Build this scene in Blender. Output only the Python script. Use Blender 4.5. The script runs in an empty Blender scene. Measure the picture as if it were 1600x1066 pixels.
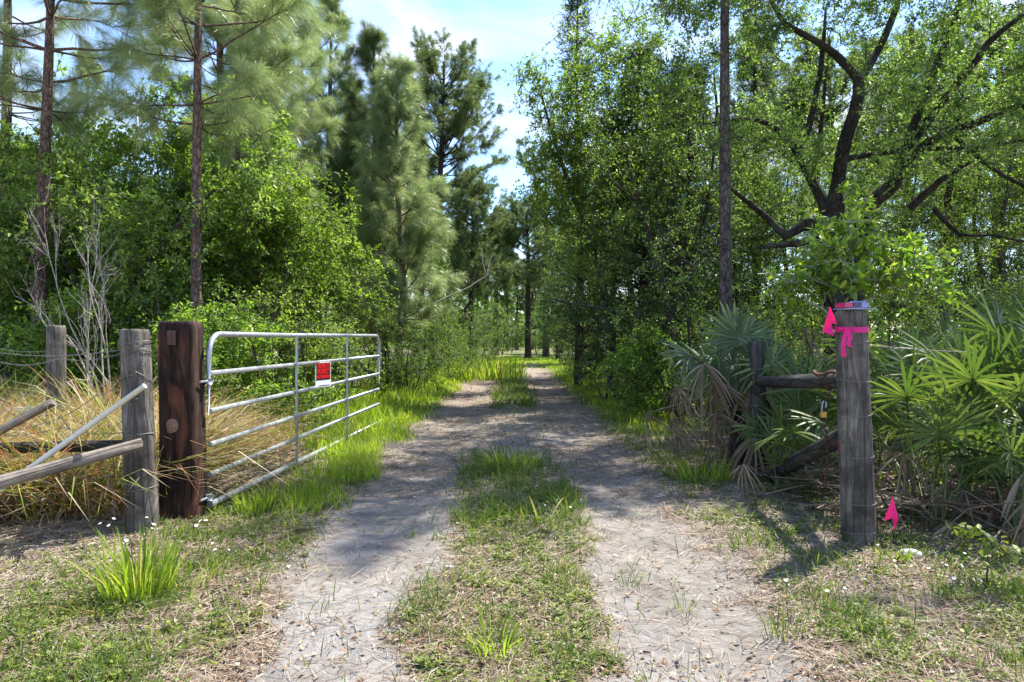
import bpy, math, random
import numpy as np
from mathutils import Vector, Matrix
PI = math.pi
rad = math.radians
sc = bpy.context.scene
col = sc.collection
F = 1066.7
HZ = 535.0
CAMZ = 1.25

# ------------------------------------------------------------------ noise
def _h(ix, iy, s):
    n = (ix.astype(np.int64) * 374761393 + iy.astype(np.int64) * 668265263 + s * 974634777) & 0xffffffff
    n = ((n ^ (n >> 13)) * 1274126177) & 0xffffffff
    n = n ^ (n >> 16)
    return (n & 0xffffff) / float(0xffffff)
def vnoise(x, y, s=0):
    x = np.asarray(x, float); y = np.asarray(y, float)
    ix = np.floor(x); iy = np.floor(y); fx = x - ix; fy = y - iy
    fx = fx*fx*(3-2*fx); fy = fy*fy*(3-2*fy)
    a = _h(ix, iy, s); b = _h(ix+1, iy, s); c = _h(ix, iy+1, s); d = _h(ix+1, iy+1, s)
    return (a*(1-fx)+b*fx)*(1-fy) + (c*(1-fx)+d*fx)*fy
def fbm(x, y, s=0, o=4):
    v = 0; a = 1; t = 0
    for i in range(o):
        v = v + a*vnoise(np.asarray(x)*2**i, np.asarray(y)*2**i, s+i*17); t += a; a *= .5
    return v/t
def ss(a, b, x):
    t = np.clip((x-a)/(b-a), 0, 1)
    return t*t*(3-2*t)
def roadc(y): return 0.010*np.clip(y-22, 0, None)
def edge_u(x, y):
    return x - roadc(y) + .40*(fbm(x*1.6, y*1.6, 5, 3)-.5) + .20*(vnoise(x*6, y*6, 9)-.5)+.12*(vnoise(x*19, y*19, 6)-.5)
def m_track(x, y):
    u = edge_u(x, y)
    lo = -1.42 + .25*ss(4.2, 2.6, y) - .1*ss(14, 9, y)*ss(6, 8, y)
    r = ss(.38, .56, u)*ss(1.34, 1.12, u)
    l = ss(lo-.06, lo+.12, u)*ss(-.38, -.54, u)
    mid = ss(lo, lo+.15, u)*ss(1.3, 1.1, u)*ss(6.9, 8.2, y)*ss(12.6, 11.2, y)
    return np.maximum(np.maximum(r, l), mid)
def m_hump(x, y):
    u = edge_u(x, y)
    m = ss(-.56, -.34, u)*ss(.56, .34, u)
    return m*(1-ss(6.9, 7.8, y)*ss(12.6, 11.6, y)*.93)
def m_lush(x, y):      # bright green verge left of the track
    u = edge_u(x, y)
    a = ss(-1.25, -1.5, u)*ss(-2.05-1.9*ss(6.5, 11, y), -1.8-1.5*ss(6.5, 11, y), u)*ss(4.3, 5.6, y)
    b = ss(1.35, 1.7, u)*ss(3.2, 2.4, u)*ss(8, 11, y)*.75
    c = ss(2.6, 1.8, np.abs(u))*ss(26, 40, y)*.6
    return np.maximum(np.maximum(a, b), c)
def m_sandy(x, y):
    right = ss(1.1, 1.3, x)*ss(3.4, 2.2, x)*ss(7.5, 4.5, y)
    return right*(.35+.5*fbm(x*2.3, y*2.3, 31, 3))
def H(x, y):
    x = np.asarray(x, float); y = np.asarray(y, float)
    u = x - roadc(y)
    near = ss(30, 12, y)
    h = -.035*np.exp(-((np.abs(u)-.9)/.36)**2)*near
    h = h + .045*(fbm(x*.8, y*.8, 1, 3)-.5)*2*.6
    h = h + .016*(fbm(x*5, y*5, 3, 3)-.5)*2*near*(1-.15*m_track(x, y))
    h = h + .007*(fbm(x*17, y*17, 4, 2)-.5)*2*ss(12, 6, y)
    h = h + .06*ss(-1.8, -3.2, x)*ss(9, 4, y)
    h = h + .5*ss(4, 14, np.abs(u))*(fbm(x*.07, y*.07, 8, 2)-.45)
    return h
def HZt(x, y): return float(H(np.array([x]), np.array([y]))[0])
def wx(px, Z): return (px-800.0)*Z/F
def W(px, py, Z): return (wx(px, Z), Z, CAMZ-(py-HZ)*Z/F)

# ------------------------------------------------------------------ mesh building
def mesh_np(name, verts, facelists, mats=None, attrs=None, smooth=False, fmat=None):
    """verts (n,3); facelists list of int arrays (m,k); attrs name->(m_total,) face floats"""
    me = bpy.data.meshes.new(name)
    verts = np.asarray(verts, np.float32)
    me.vertices.add(len(verts)); me.vertices.foreach_set('co', verts.ravel())
    fl = [np.asarray(f, np.int32) for f in facelists if len(f)]
    nl = sum(f.size for f in fl); nf = sum(len(f) for f in fl)
    me.loops.add(nl); me.polygons.add(nf)
    me.loops.foreach_set('vertex_index', np.concatenate([f.ravel() for f in fl]))
    tot = np.concatenate([np.full(len(f), f.shape[1], np.int32) for f in fl])
    st = np.zeros(nf, np.int32); st[1:] = np.cumsum(tot)[:-1]
    me.polygons.foreach_set('loop_start', st)
    if smooth: me.polygons.foreach_set('use_smooth', np.ones(nf, bool))
    for m in (mats or []): me.materials.append(m)
    if fmat is not None: me.polygons.foreach_set('material_index', np.asarray(fmat, np.int32))
    me.update(calc_edges=True)
    for k, v in (attrs or {}).items():
        a = me.attributes.new(k, 'FLOAT', 'FACE')
        a.data.foreach_set('value', np.asarray(v, np.float32))
    return me
class MB:
    """mesh buffer; every chunk may be smooth or not"""
    def __init__(s): s.v = []; s.f = []; s.n = 0; s.sm = []; s.mi = []
    def add(s, v, fls, smooth=True, mi=0):
        v = np.asarray(v, float).reshape(-1, 3)
        for f in fls:
            f = np.asarray(f, np.int32)
            if len(f) == 0: continue
            s.f.append(f+s.n); s.sm.append(np.full(len(f), smooth)); s.mi.append(np.full(len(f), mi))
        s.v.append(v); s.n += len(v)
    def mesh(s, name, mats):
        me = mesh_np(name, np.concatenate(s.v), s.f, mats, fmat=np.concatenate(s.mi))
        me.polygons.foreach_set('use_smooth', np.concatenate(s.sm))
        return me
    def obj(s, name, mats, parent=None, loc=None):
        o = bpy.data.objects.new(name, s.mesh(name, mats if isinstance(mats, list) else [mats]))
        col.objects.link(o)
        if parent: o.parent = parent
        if loc is not None: o.location = loc
        return o
def link(name, me, parent=None, loc=None):
    o = bpy.data.objects.new(name, me); col.objects.link(o)
    if parent: o.parent = parent
    if loc is not None: o.location = loc
    return o
def tag(o, label, cat, group=None, kind=None):
    if label: o['label'] = label
    if cat: o['category'] = cat
    if group: o['group'] = group
    if kind: o['kind'] = kind
    return o
def thing(name, label, cat, loc=(0,0,0), rz=0, group=None):
    o = bpy.data.objects.new(name, None); col.objects.link(o)
    o.location = loc; o.rotation_euler = (0, 0, rz); o.empty_display_size = .2
    return tag(o, label, cat, group)
def struct(o): o['kind'] = 'structure'; return o
def dup(src, loc, rz=0, sx=1, label=None, group=None, tilt=0):
    r = src.copy(); col.objects.link(r)
    r.location = loc; r.rotation_euler = (tilt, 0, rz); r.scale = (sx, sx, sx) if not isinstance(sx, tuple) else sx
    if label: r['label'] = label
    if group: r['group'] = group
    for ch in src.children:
        c = ch.copy(); col.objects.link(c); c.parent = r
        for g in ch.children:
            d = g.copy(); col.objects.link(d); d.parent = c
    return r

def tube(mb, pts, radii, n=8, caps=True, wob=0, smooth=True, mi=0, rng=None, groove=0):
    P = np.asarray(pts, float); R = np.asarray(radii, float)*np.ones(len(P))
    T = np.gradient(P, axis=0); T /= np.linalg.norm(T, axis=1)[:, None]+1e-9
    ref = np.array([0, 0, 1.]) if abs(T[:, 2]).mean() < .8 else np.array([1., 0, 0])
    A = np.cross(T, ref); A /= np.linalg.norm(A, axis=1)[:, None]+1e-9
    B = np.cross(T, A)
    th = np.arange(n)*2*PI/n
    r = R[:, None]*np.ones((1, n))
    if wob:
        rg = rng or np.random.default_rng(int(abs(P.sum())*1000) % 99999)
        r = r*(1+wob*rg.standard_normal(r.shape)*.5)
    if groove:
        rg = rng or np.random.default_rng(4)
        g = rg.random(n)**2
        r = r*(1-groove*g[None, :])
    V = P[:, None, :]+(np.cos(th)[None, :, None]*A[:, None, :]+np.sin(th)[None, :, None]*B[:, None, :])*r[:, :, None]
    k = len(P); V = V.reshape(-1, 3)
    i = np.arange(k-1)[:, None]*n; j = np.arange(n)[None, :]; j2 = (j+1) % n
    f = np.stack([i+j, i+j2, i+n+j2, i+n+j], -1).reshape(-1, 4)
    mb.add(V, [f], smooth, mi)
    if caps:
        base = mb.n-len(V)
        mb.f.append((np.arange(n)[None, :])+base); mb.sm.append(np.array([False])); mb.mi.append(np.array([mi]))
        mb.f.append((np.arange(n)[::-1][None, :]+(k-1)*n)+base); mb.sm.append(np.array([False])); mb.mi.append(np.array([mi]))
def slivers(mb, p0, p1, r0, r1, mi=0):
    """many three sided tapering twigs at once"""
    p0 = np.asarray(p0, float); p1 = np.asarray(p1, float); m = len(p0)
    if m == 0: return
    T = p1-p0; T /= np.linalg.norm(T, axis=1)[:, None]+1e-9
    ref = np.where(np.abs(T[:, 2:3]) < .8, np.array([[0, 0, 1.]]), np.array([[1., 0, 0]]))
    A = np.cross(T, ref); A /= np.linalg.norm(A, axis=1)[:, None]+1e-9
    B = np.cross(T, A)
    r0 = np.ones(m)*r0; r1 = np.ones(m)*r1
    V = np.zeros((m, 6, 3))
    for k in range(3):
        d = math.cos(k*2*PI/3)*A+math.sin(k*2*PI/3)*B
        V[:, k] = p0+d*r0[:, None]; V[:, 3+k] = p1+d*r1[:, None]
    b = np.arange(m)[:, None]*6
    f = np.concatenate([b+np.array([[k, (k+1) % 3, 3+(k+1) % 3, 3+k]]) for k in range(3)])
    mb.add(V.reshape(-1, 3), [f], True, mi)
def box(mb, cx, cy, cz, sx, sy, sz, rz=0, mi=0, M=None, bev=0):
    a = np.array([[x, y, z] for z in (-.5, .5) for x, y in ((-.5, -.5), (.5, -.5), (.5, .5), (-.5, .5))])*[sx, sy, sz]
    c, s = math.cos(rz), math.sin(rz)
    a = a@np.array([[c, s, 0], [-s, c, 0], [0, 0, 1]])+[cx, cy, cz]
    if M is not None: a = np.array([(M@Vector(p))[:] for p in a])
    f = [[0, 3, 2, 1], [4, 5, 6, 7], [0, 1, 5, 4], [1, 2, 6, 5], [2, 3, 7, 6], [3, 0, 4, 7]]
    mb.add(a, [np.array(f)], False, mi)
def unit(v): return v/(np.linalg.norm(v, axis=-1, keepdims=True)+1e-9)

# ------------------------------------------------------------------ materials
def newmat(name):
    m = bpy.data.materials.new(name); m.use_nodes = True
    nt = m.node_tree; nt.nodes.clear()
    return m, nt, nt.nodes, nt.links
def nd(nt, t, **kw):
    n = nt.nodes.new(t)
    for k, v in kw.items():
        if k in n.inputs.keys(): n.inputs[k].default_value = v
        else: setattr(n, k, v)
    return n
def ramp(nt, stops):
    r = nt.nodes.new('ShaderNodeValToRGB'); e = r.color_ramp.elements
    while len(e) < len(stops): e.new(.5)
    for k, (p, c) in enumerate(stops):
        e[k].position = p; e[k].color = (*c, 1)
    return r
def leafmat(name, stops, trans=.4, rough=.45, spec=.4, tr_tint=(1.45, 1.6, .7)):
    m, nt, N, L = newmat(name)
    at = nd(nt, 'ShaderNodeAttribute', attribute_name='rnd')
    r = ramp(nt, stops)
    L.new(at.outputs['Fac'], r.inputs['Fac'])
    p = nd(nt, 'ShaderNodeBsdfPrincipled', Roughness=rough); p.inputs['Specular IOR Level'].default_value = spec
    L.new(r.outputs['Color'], p.inputs['Base Color'])
    t = nd(nt, 'ShaderNodeBsdfTranslucent')
    mx = nd(nt, 'ShaderNodeMix', data_type='RGBA', blend_type='MULTIPLY'); mx.inputs[0].default_value = 1
    L.new(r.outputs['Color'], mx.inputs[6]); mx.inputs[7].default_value = (*tr_tint, 1)
    L.new(mx.outputs[2], t.inputs['Color'])
    ms = nd(nt, 'ShaderNodeMixShader', Fac=trans)
    L.new(p.outputs[0], ms.inputs[1]); L.new(t.outputs[0], ms.inputs[2])
    o = nd(nt, 'ShaderNodeOutputMaterial'); L.new(ms.outputs[0], o.inputs['Surface'])
    return m
def barkmat(name, c0, c1, scale=6, stretch=.25, bump=.6, c2=None, rough=.9):
    m, nt, N, L = newmat(name)
    tc = nd(nt, 'ShaderNodeTexCoord'); mp = nd(nt, 'ShaderNodeMapping'); mp.inputs['Scale'].default_value = (1, 1, stretch)
    L.new(tc.outputs['Object'], mp.inputs['Vector'])
    n1 = nd(nt, 'ShaderNodeTexNoise', Scale=scale*4, Detail=6.0, Roughness=.65)
    n2 = nd(nt, 'ShaderNodeTexNoise', Scale=scale*.6, Detail=3.0)
    L.new(mp.outputs[0], n1.inputs['Vector']); L.new(tc.outputs['Object'], n2.inputs['Vector'])
    r = ramp(nt, [(.32, c0), (.66, c1)]); L.new(n1.outputs['Fac'], r.inputs['Fac'])
    wv = nd(nt, 'ShaderNodeTexVoronoi', feature='DISTANCE_TO_EDGE', Scale=scale*4.5)
    mpv = nd(nt, 'ShaderNodeMapping'); mpv.inputs['Scale'].default_value = (1, 1, .38)
    L.new(tc.outputs['Object'], mpv.inputs['Vector']); L.new(mpv.outputs[0], wv.inputs['Vector'])
    rv = ramp(nt, [(.0, (.28, .26, .25)), (.14, (1, 1, 1))]); L.new(wv.outputs['Distance'], rv.inputs['Fac'])
    mv = nd(nt, 'ShaderNodeMix', data_type='RGBA', blend_type='MULTIPLY'); mv.inputs[0].default_value = .9
    L.new(r.outputs['Color'], mv.inputs[6]); L.new(rv.outputs['Color'], mv.inputs[7]); last = mv.outputs[2]
    hm = nd(nt, 'ShaderNodeMath', operation='MULTIPLY'); L.new(n1.outputs['Fac'], hm.inputs[0]); L.new(rv.outputs['Color'], hm.inputs[1])
    if c2:
        r2 = ramp(nt, [(.5, (0, 0, 0)), (.62, (1, 1, 1))]); L.new(n2.outputs['Fac'], r2.inputs['Fac'])
        mx = nd(nt, 'ShaderNodeMix', data_type='RGBA'); L.new(r2.outputs['Color'], mx.inputs[0])
        L.new(last, mx.inputs[6]); mx.inputs[7].default_value = (*c2, 1); last = mx.outputs[2]
    p = nd(nt, 'ShaderNodeBsdfPrincipled', Roughness=rough); p.inputs['Specular IOR Level'].default_value = .2
    L.new(last, p.inputs['Base Color'])
    b = nd(nt, 'ShaderNodeBump', Strength=bump, Distance=.03); L.new(hm.outputs[0], b.inputs['Height']); L.new(b.outputs[0], p.inputs['Normal'])
    o = nd(nt, 'ShaderNodeOutputMaterial'); L.new(p.outputs[0], o.inputs['Surface'])
    return m
def plain(name, c, rough=.6, metal=0, noise=0, spec=.5, scale=20, bump=0):
    m, nt, N, L = newmat(name)
    p = nd(nt, 'ShaderNodeBsdfPrincipled', Roughness=rough, Metallic=metal); p.inputs['Specular IOR Level'].default_value = spec
    p.inputs['Base Color'].default_value = (*c, 1)
    if noise:
        tc = nd(nt, 'ShaderNodeTexCoord'); n = nd(nt, 'ShaderNodeTexNoise', Scale=scale, Detail=5.0)
        L.new(tc.outputs['Object'], n.inputs['Vector'])
        r = ramp(nt, [(.3, tuple(v*(1-noise) for v in c)), (.7, tuple(min(1, v*(1+noise)) for v in c))])
        L.new(n.outputs['Fac'], r.inputs['Fac']); L.new(r.outputs['Color'], p.inputs['Base Color'])
        r2 = ramp(nt, [(.3, (rough*.75,)*3), (.7, (min(1, rough*1.25),)*3)]); L.new(n.outputs['Fac'], r2.inputs['Fac']); L.new(r2.outputs['Color'], p.inputs['Roughness'])
        if bump:
            b = nd(nt, 'ShaderNodeBump', Strength=bump, Distance=.01); L.new(n.outputs['Fac'], b.inputs['Height']); L.new(b.outputs[0], p.inputs['Normal'])
    o = nd(nt, 'ShaderNodeOutputMaterial'); L.new(p.outputs[0], o.inputs['Surface'])
    return m
def woodmat(name, dark, mid, light, cracks=1.0, sx=9, sz=1.5, patch=None):
    """weathered wood: long vertical grain and cracks"""
    m, nt, N, L = newmat(name)
    tc = nd(nt, 'ShaderNodeTexCoord')
    mp = nd(nt, 'ShaderNodeMapping'); mp.inputs['Scale'].default_value = (sx, sx, sz); L.new(tc.outputs['Object'], mp.inputs['Vector'])
    g = nd(nt, 'ShaderNodeTexNoise', Scale=2.0, Detail=10.0, Roughness=.78, Distortion=1.2); L.new(mp.outputs[0], g.inputs['Vector'])
    r = ramp(nt, [(.3, dark), (.5, mid), (.72, light)]); L.new(g.outputs['Fac'], r.inputs['Fac'])
    mp2 = nd(nt, 'ShaderNodeMapping'); mp2.inputs['Scale'].default_value = (sx*1.5, sx*1.5, sz*.8); L.new(tc.outputs['Object'], mp2.inputs['Vector'])
    v = nd(nt, 'ShaderNodeTexVoronoi', feature='DISTANCE_TO_EDGE', Scale=1.1); L.new(mp2.outputs[0], v.inputs['Vector'])
    cr = ramp(nt, [(.0, (.05, .05, .05)), (.06, (1, 1, 1))]); L.new(v.outputs['Distance'], cr.inputs['Fac'])
    mx = nd(nt, 'ShaderNodeMix', data_type='RGBA', blend_type='MULTIPLY'); mx.inputs[0].default_value = .8*cracks
    L.new(r.outputs['Color'], mx.inputs[6]); L.new(cr.outputs['Color'], mx.inputs[7])
    last = mx.outputs[2]
    big = nd(nt, 'ShaderNodeTexNoise', Scale=3.2, Detail=5.0, Roughness=.65); L.new(tc.outputs['Object'], big.inputs['Vector'])
    rb = ramp(nt, [(.38, (.30, .30, .30)), (.60, (1.2, 1.2, 1.2))]); L.new(big.outputs['Fac'], rb.inputs['Fac'])
    m2 = nd(nt, 'ShaderNodeMix', data_type='RGBA', blend_type='MULTIPLY'); m2.inputs[0].default_value = .85
    L.new(last, m2.inputs[6]); L.new(rb.outputs['Color'], m2.inputs[7]); last = m2.outputs[2]
    if patch:
        pn = nd(nt, 'ShaderNodeTexNoise', Scale=1.3, Detail=4.0, Distortion=1.5)
        mp3 = nd(nt, 'ShaderNodeMapping'); mp3.inputs['Scale'].default_value = (5, 5, 1.2); L.new(tc.outputs['Object'], mp3.inputs['Vector']); L.new(mp3.outputs[0], pn.inputs['Vector'])
        pr = ramp(nt, [(.52, (0, 0, 0)), (.66, (1, 1, 1))]); L.new(pn.outputs['Fac'], pr.inputs['Fac'])
        m3 = nd(nt, 'ShaderNodeMix', data_type='RGBA'); L.new(pr.outputs['Color'], m3.inputs[0]); L.new(last, m3.inputs[6]); m3.inputs[7].default_value = (*patch, 1)
        last = m3.outputs[2]
    p = nd(nt, 'ShaderNodeBsdfPrincipled', Roughness=.85); p.inputs['Specular IOR Level'].default_value = .25
    L.new(last, p.inputs['Base Color'])
    mulm = nd(nt, 'ShaderNodeMath', operation='MULTIPLY'); L.new(g.outputs['Fac'], mulm.inputs[0]); L.new(cr.outputs['Color'], mulm.inputs[1])
    b = nd(nt, 'ShaderNodeBump', Strength=.9, Distance=.012); L.new(mulm.outputs[0], b.inputs['Height']); L.new(b.outputs[0], p.inputs['Normal'])
    o = nd(nt, 'ShaderNodeOutputMaterial'); L.new(p.outputs[0], o.inputs['Surface'])
    return m

GREENB = [(0, (.055, .10, .022)), (.4, (.12, .20, .032)), (.75, (.22, .33, .05)), (1, (.38, .46, .10))]
GREENM = [(0, (.05, .09, .03)), (.45, (.10, .165, .045)), (.8, (.20, .29, .07)), (1, (.35, .42, .13))]
GREEND = [(0, (.03, .06, .02)), (.6, (.06, .10, .03)), (1, (.11, .15, .045))]
GREENY = [(0, (.075, .12, .028)), (.45, (.16, .24, .042)), (.8, (.30, .39, .065)), (1, (.46, .50, .12))]
M = dict(
    leaf_bright=leafmat('bright broad leaves', GREENB, .5, .42, .4),
    leaf_mid=leafmat('mid green leaves', GREENM, .5, .45, .35),
    leaf_dark=leafmat('dark cedar foliage', GREEND, .22, .6, .3),
    leaf_yellow=leafmat('yellow green leaves', GREENY, .52, .45, .35),
    leaf_sapling=leafmat('new growth leaves', [(0, (.07, .12, .025)), (.5, (.14, .23, .035)), (.75, (.30, .40, .05)), (.94, (.5, .50, .08)), (1, (.6, .26, .10))], .5, .35, .5),
    needle=leafmat('pale long needles', [(0, (.10, .15, .055)), (.5, (.25, .33, .155)), (.9, (.42, .49, .27)), (1, (.44, .34, .18))], .5, .30, .8, (1.2, 1.2, .8)),
    needle_dark=leafmat('dark pine needles', [(0, (.065, .11, .045)), (.6, (.15, .21, .085)), (.93, (.27, .33, .14)), (1, (.28, .19, .09))], .5, .45, .4, (1.15, 1.15, .6)),
    palm=leafmat('palmetto blades', [(0, (.05, .10, .022)), (.5, (.095, .14, .038)), (.85, (.175, .215, .06)), (1, (.30, .28, .08))], .32, .45, .4),
    palm_blue=leafmat('blue green palmetto blades', [(0, (.055, .10, .05)), (.6, (.11, .165, .085)), (.9, (.19, .24, .12)), (1, (.30, .27, .09))], .25, .42, .5),
    palm_dead=leafmat('dead palmetto blades', [(0, (.09, .055, .035)), (.5, (.19, .135, .09)), (1, (.34, .28, .21))], .15, .7, .2, (1.1, .9, .6)),
    grass=leafmat('lush grass blades', [(0, (.07, .12, .018)), (.35, (.19, .27, .028)), (.75, (.34, .43, .045)), (.93, (.42, .44, .08)), (1, (.50, .40, .18))], .5, .45, .35),
    grass_dk=leafmat('short green grass blades', [(0, (.05, .09, .018)), (.5, (.09, .15, .022)), (.85, (.16, .22, .03)), (1, (.34, .30, .12))], .4, .5, .3),
    grass_dry=leafmat('dry tall grass blades', [(0, (.16, .10, .06)), (.2, (.40, .17, .06)), (.36, (.40, .29, .18)), (.58, (.60, .50, .37)), (.66, (.24, .25, .07)), (.85, (.33, .37, .05)), (1, (.18, .27, .05))], .35, .6, .3, (1.1, 1.0, .6)),
    weed=leafmat('small weed leaves', [(0, (.06, .09, .018)), (.5, (.14, .18, .03)), (.85, (.24, .28, .045)), (1, (.38, .34, .09))], .35, .5, .35),
    straw=leafmat('fallen pine straw', [(0, (.12, .08, .055)), (.5, (.27, .20, .14)), (.8, (.40, .32, .235)), (1, (.48, .41, .31))], .1, .75, .15, (1, 1, 1)),
    deadleaf=leafmat('fallen dead leaves', [(0, (.15, .08, .045)), (.5, (.30, .20, .12)), (.8, (.45, .36, .25)), (.97, (.55, .48, .38)), (1, (.42, .16, .05))], .15, .65, .2, (1, 1, .8)),
    bark_pine=barkmat('pine bark', (.07, .05, .04), (.25, .17, .135), 5, .35, .8),
    bark_gray=barkmat('gray bark', (.04, .034, .029), (.15, .125, .105), 5, .3, .7),
    bark_oak=barkmat('oak bark', (.014, .011, .009), (.055, .043, .035), 5, .4, .8, c2=(.05, .05, .038)),
    bark_dark=barkmat('dark bark', (.022, .017, .014), (.085, .065, .05), 6, .35, .6),
    bark_pale=barkmat('pale dead wood', (.30, .26, .23), (.58, .53, .47), 8, .3, .4),
    post_gray=woodmat('weathered gray post', (.055, .045, .035), (.14, .12, .098), (.31, .28, .24), .55),
    post_dark=woodmat('creosoted timber', (.009, .006, .005), (.042, .022, .015), (.15, .065, .038), .8, 9, 1.0, patch=(.15, .055, .03)),
    post_black=woodmat('charred post', (.012, .011, .010), (.05, .043, .038), (.13, .115, .10)),
    rail=woodmat('silver gray rail', (.10, .075, .055), (.29, .235, .19), (.46, .40, .34), .9, 16, .8),
    knot=plain('knot wood', (.26, .15, .10), .8, 0, .35, .2, 60),
    galv=plain('galvanised steel', (.40, .415, .43), .42, .55, .12, .5, 24, .05),
    wire=plain('old wire', (.20, .185, .17), .5, .6, .25, .5, 60),
    rust=plain('rusty iron', (.09, .045, .03), .85, .2, .5, .3, 60, .3),
    hinge=plain('brown painted plate', (.10, .05, .035), .6, .1, .3, .4, 50),
    pvc=plain('white plastic pipe', (.66, .64, .58), .4, 0, .1, .5, 12),
    pink=leafmat('fluorescent pink tape', [(0, (.92, .02, .26)), (1, (.95, .03, .30))], .35, .4, .4, (1, .7, .9)),
    black=plain('black print', (.012, .012, .014), .45),
    red=plain('red print', (.62, .008, .010), .45),
    white=plain('white sheet', (.78, .78, .76), .5),
    daisy=plain('daisy petals', (.8, .8, .76), .7),
    yolk=plain('daisy centre', (.5, .36, .03), .8),
    rock=plain('pale rock', (.42, .41, .39), .85, 0, .3, .2, 15, .4),
    brass=plain('brass', (.45, .30, .08), .35, .8),
    dull=plain('dull steel shackle', (.5, .5, .5), .3, .8),
    whiteboard=plain('faded white board', (.6, .6, .58), .7, 0, .2, .3, 10),
)
m, nt, N, L = newmat('tinted clear plastic')
p = nd(nt, 'ShaderNodeBsdfPrincipled', Roughness=.12); p.inputs['Base Color'].default_value = (.32, .36, .75, 1)
p.inputs['Transmission Weight'].default_value = .45
o = nd(nt, 'ShaderNodeOutputMaterial'); L.new(p.outputs[0], o.inputs['Surface']); M['plastic'] = m
M['plastic_red'] = plain('red plastic', (.5, .03, .12), .25)
M['plastic_dark'] = plain('dark blue plastic', (.02, .03, .09), .2)

# ------------------------------------------------------------------ leaf geometry
def leaf_geo(p, d, n, Ln, Wd, rng, bend=.25):
    """folded six point leaves: returns verts, faces (2 quads each)"""
    d = unit(d); s = unit(np.cross(d, n)); n = unit(np.cross(s, d))
    Ln = Ln[:, None]; Wd = Wd[:, None]
    m = len(p)
    V = np.zeros((m, 6, 3))
    V[:, 0] = p
    mid = p+d*Ln*.5
    V[:, 1] = p+d*Ln*.28+s*Wd*.5+n*Wd*.12
    V[:, 2] = p+d*Ln*.68+s*Wd*.42+n*(Wd*.1-bend*Ln*.2)
    V[:, 3] = p+d*Ln-n*Ln*bend*.5
    V[:, 4] = p+d*Ln*.68-s*Wd*.42+n*(Wd*.1-bend*Ln*.2)
    V[:, 5] = p+d*Ln*.28-s*Wd*.5+n*Wd*.12
    b = np.arange(m)[:, None]*6
    f1 = b+np.array([[0, 1, 2, 3]]); f2 = b+np.array([[0, 3, 4, 5]])
    return V.reshape(-1, 3), np.concatenate([f1, f2])
def leaf_small(p, d, n, Ln, Wd):
    d = unit(d); s = unit(np.cross(d, n)); n = unit(np.cross(s, d)); m = len(p)
    Ln = Ln[:, None]; Wd = Wd[:, None]; V = np.zeros((m, 4, 3))
    V[:, 0] = p; V[:, 1] = p+d*Ln*.45+s*Wd*.5+n*Wd*.15; V[:, 2] = p+d*Ln; V[:, 3] = p+d*Ln*.45-s*Wd*.5+n*Wd*.15
    return V.reshape(-1, 3), (np.arange(m)[:, None]*4+np.array([[0, 1, 2, 3]]))
def randu(rng, m):
    return unit(rng.standard_normal((m, 3)))

def foliage(rng, centers, crad, nspray, nleaf, Ln, Wd, mb_twig, big=False, droop=.15, up=.35, tint=0):
    """sprays of leaves round every clump centre; returns verts, faces, rnd"""
    C = np.repeat(centers, nspray, axis=0); R = np.repeat(crad, nspray)
    m = len(C)
    D = randu(rng, m); D[:, 2] = D[:, 2]*.8+up*.6; D = unit(D)
    SL = R*(.55+.6*rng.random(m))
    slivers(mb_twig, C, C+D*SL[:, None], .0045, .0015)
    clumpv = np.repeat(rng.random(len(centers)), nspray*nleaf)
    t = .2+.85*rng.random((m, nleaf))
    P = C[:, None, :]+D[:, None, :]*(SL[:, None]*t)[:, :, None]
    P = P.reshape(-1, 3)+rng.standard_normal((m*nleaf, 3))*.018
    DD = np.repeat(D, nleaf, axis=0)
    ld = unit(DD*.6+randu(rng, m*nleaf)*.9+np.array([0, 0, -droop]))
    nn = randu(rng, m*nleaf); nn[:, 2] = np.abs(nn[:, 2])+.5; nn = unit(nn)
    L_ = Ln*(.6+.7*rng.random(m*nleaf)); W_ = Wd*(.7+.5*rng.random(m*nleaf))
    rnd = np.clip(.55*rng.random(m*nleaf)+.45*clumpv+tint, 0, 1)
    if big:
        v, f = leaf_geo(P, ld, nn, L_, W_, rng); rnd = np.concatenate([rnd, rnd])
    else: v, f = leaf_small(P, ld, nn, L_, W_)
    return v, f, rnd

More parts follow.
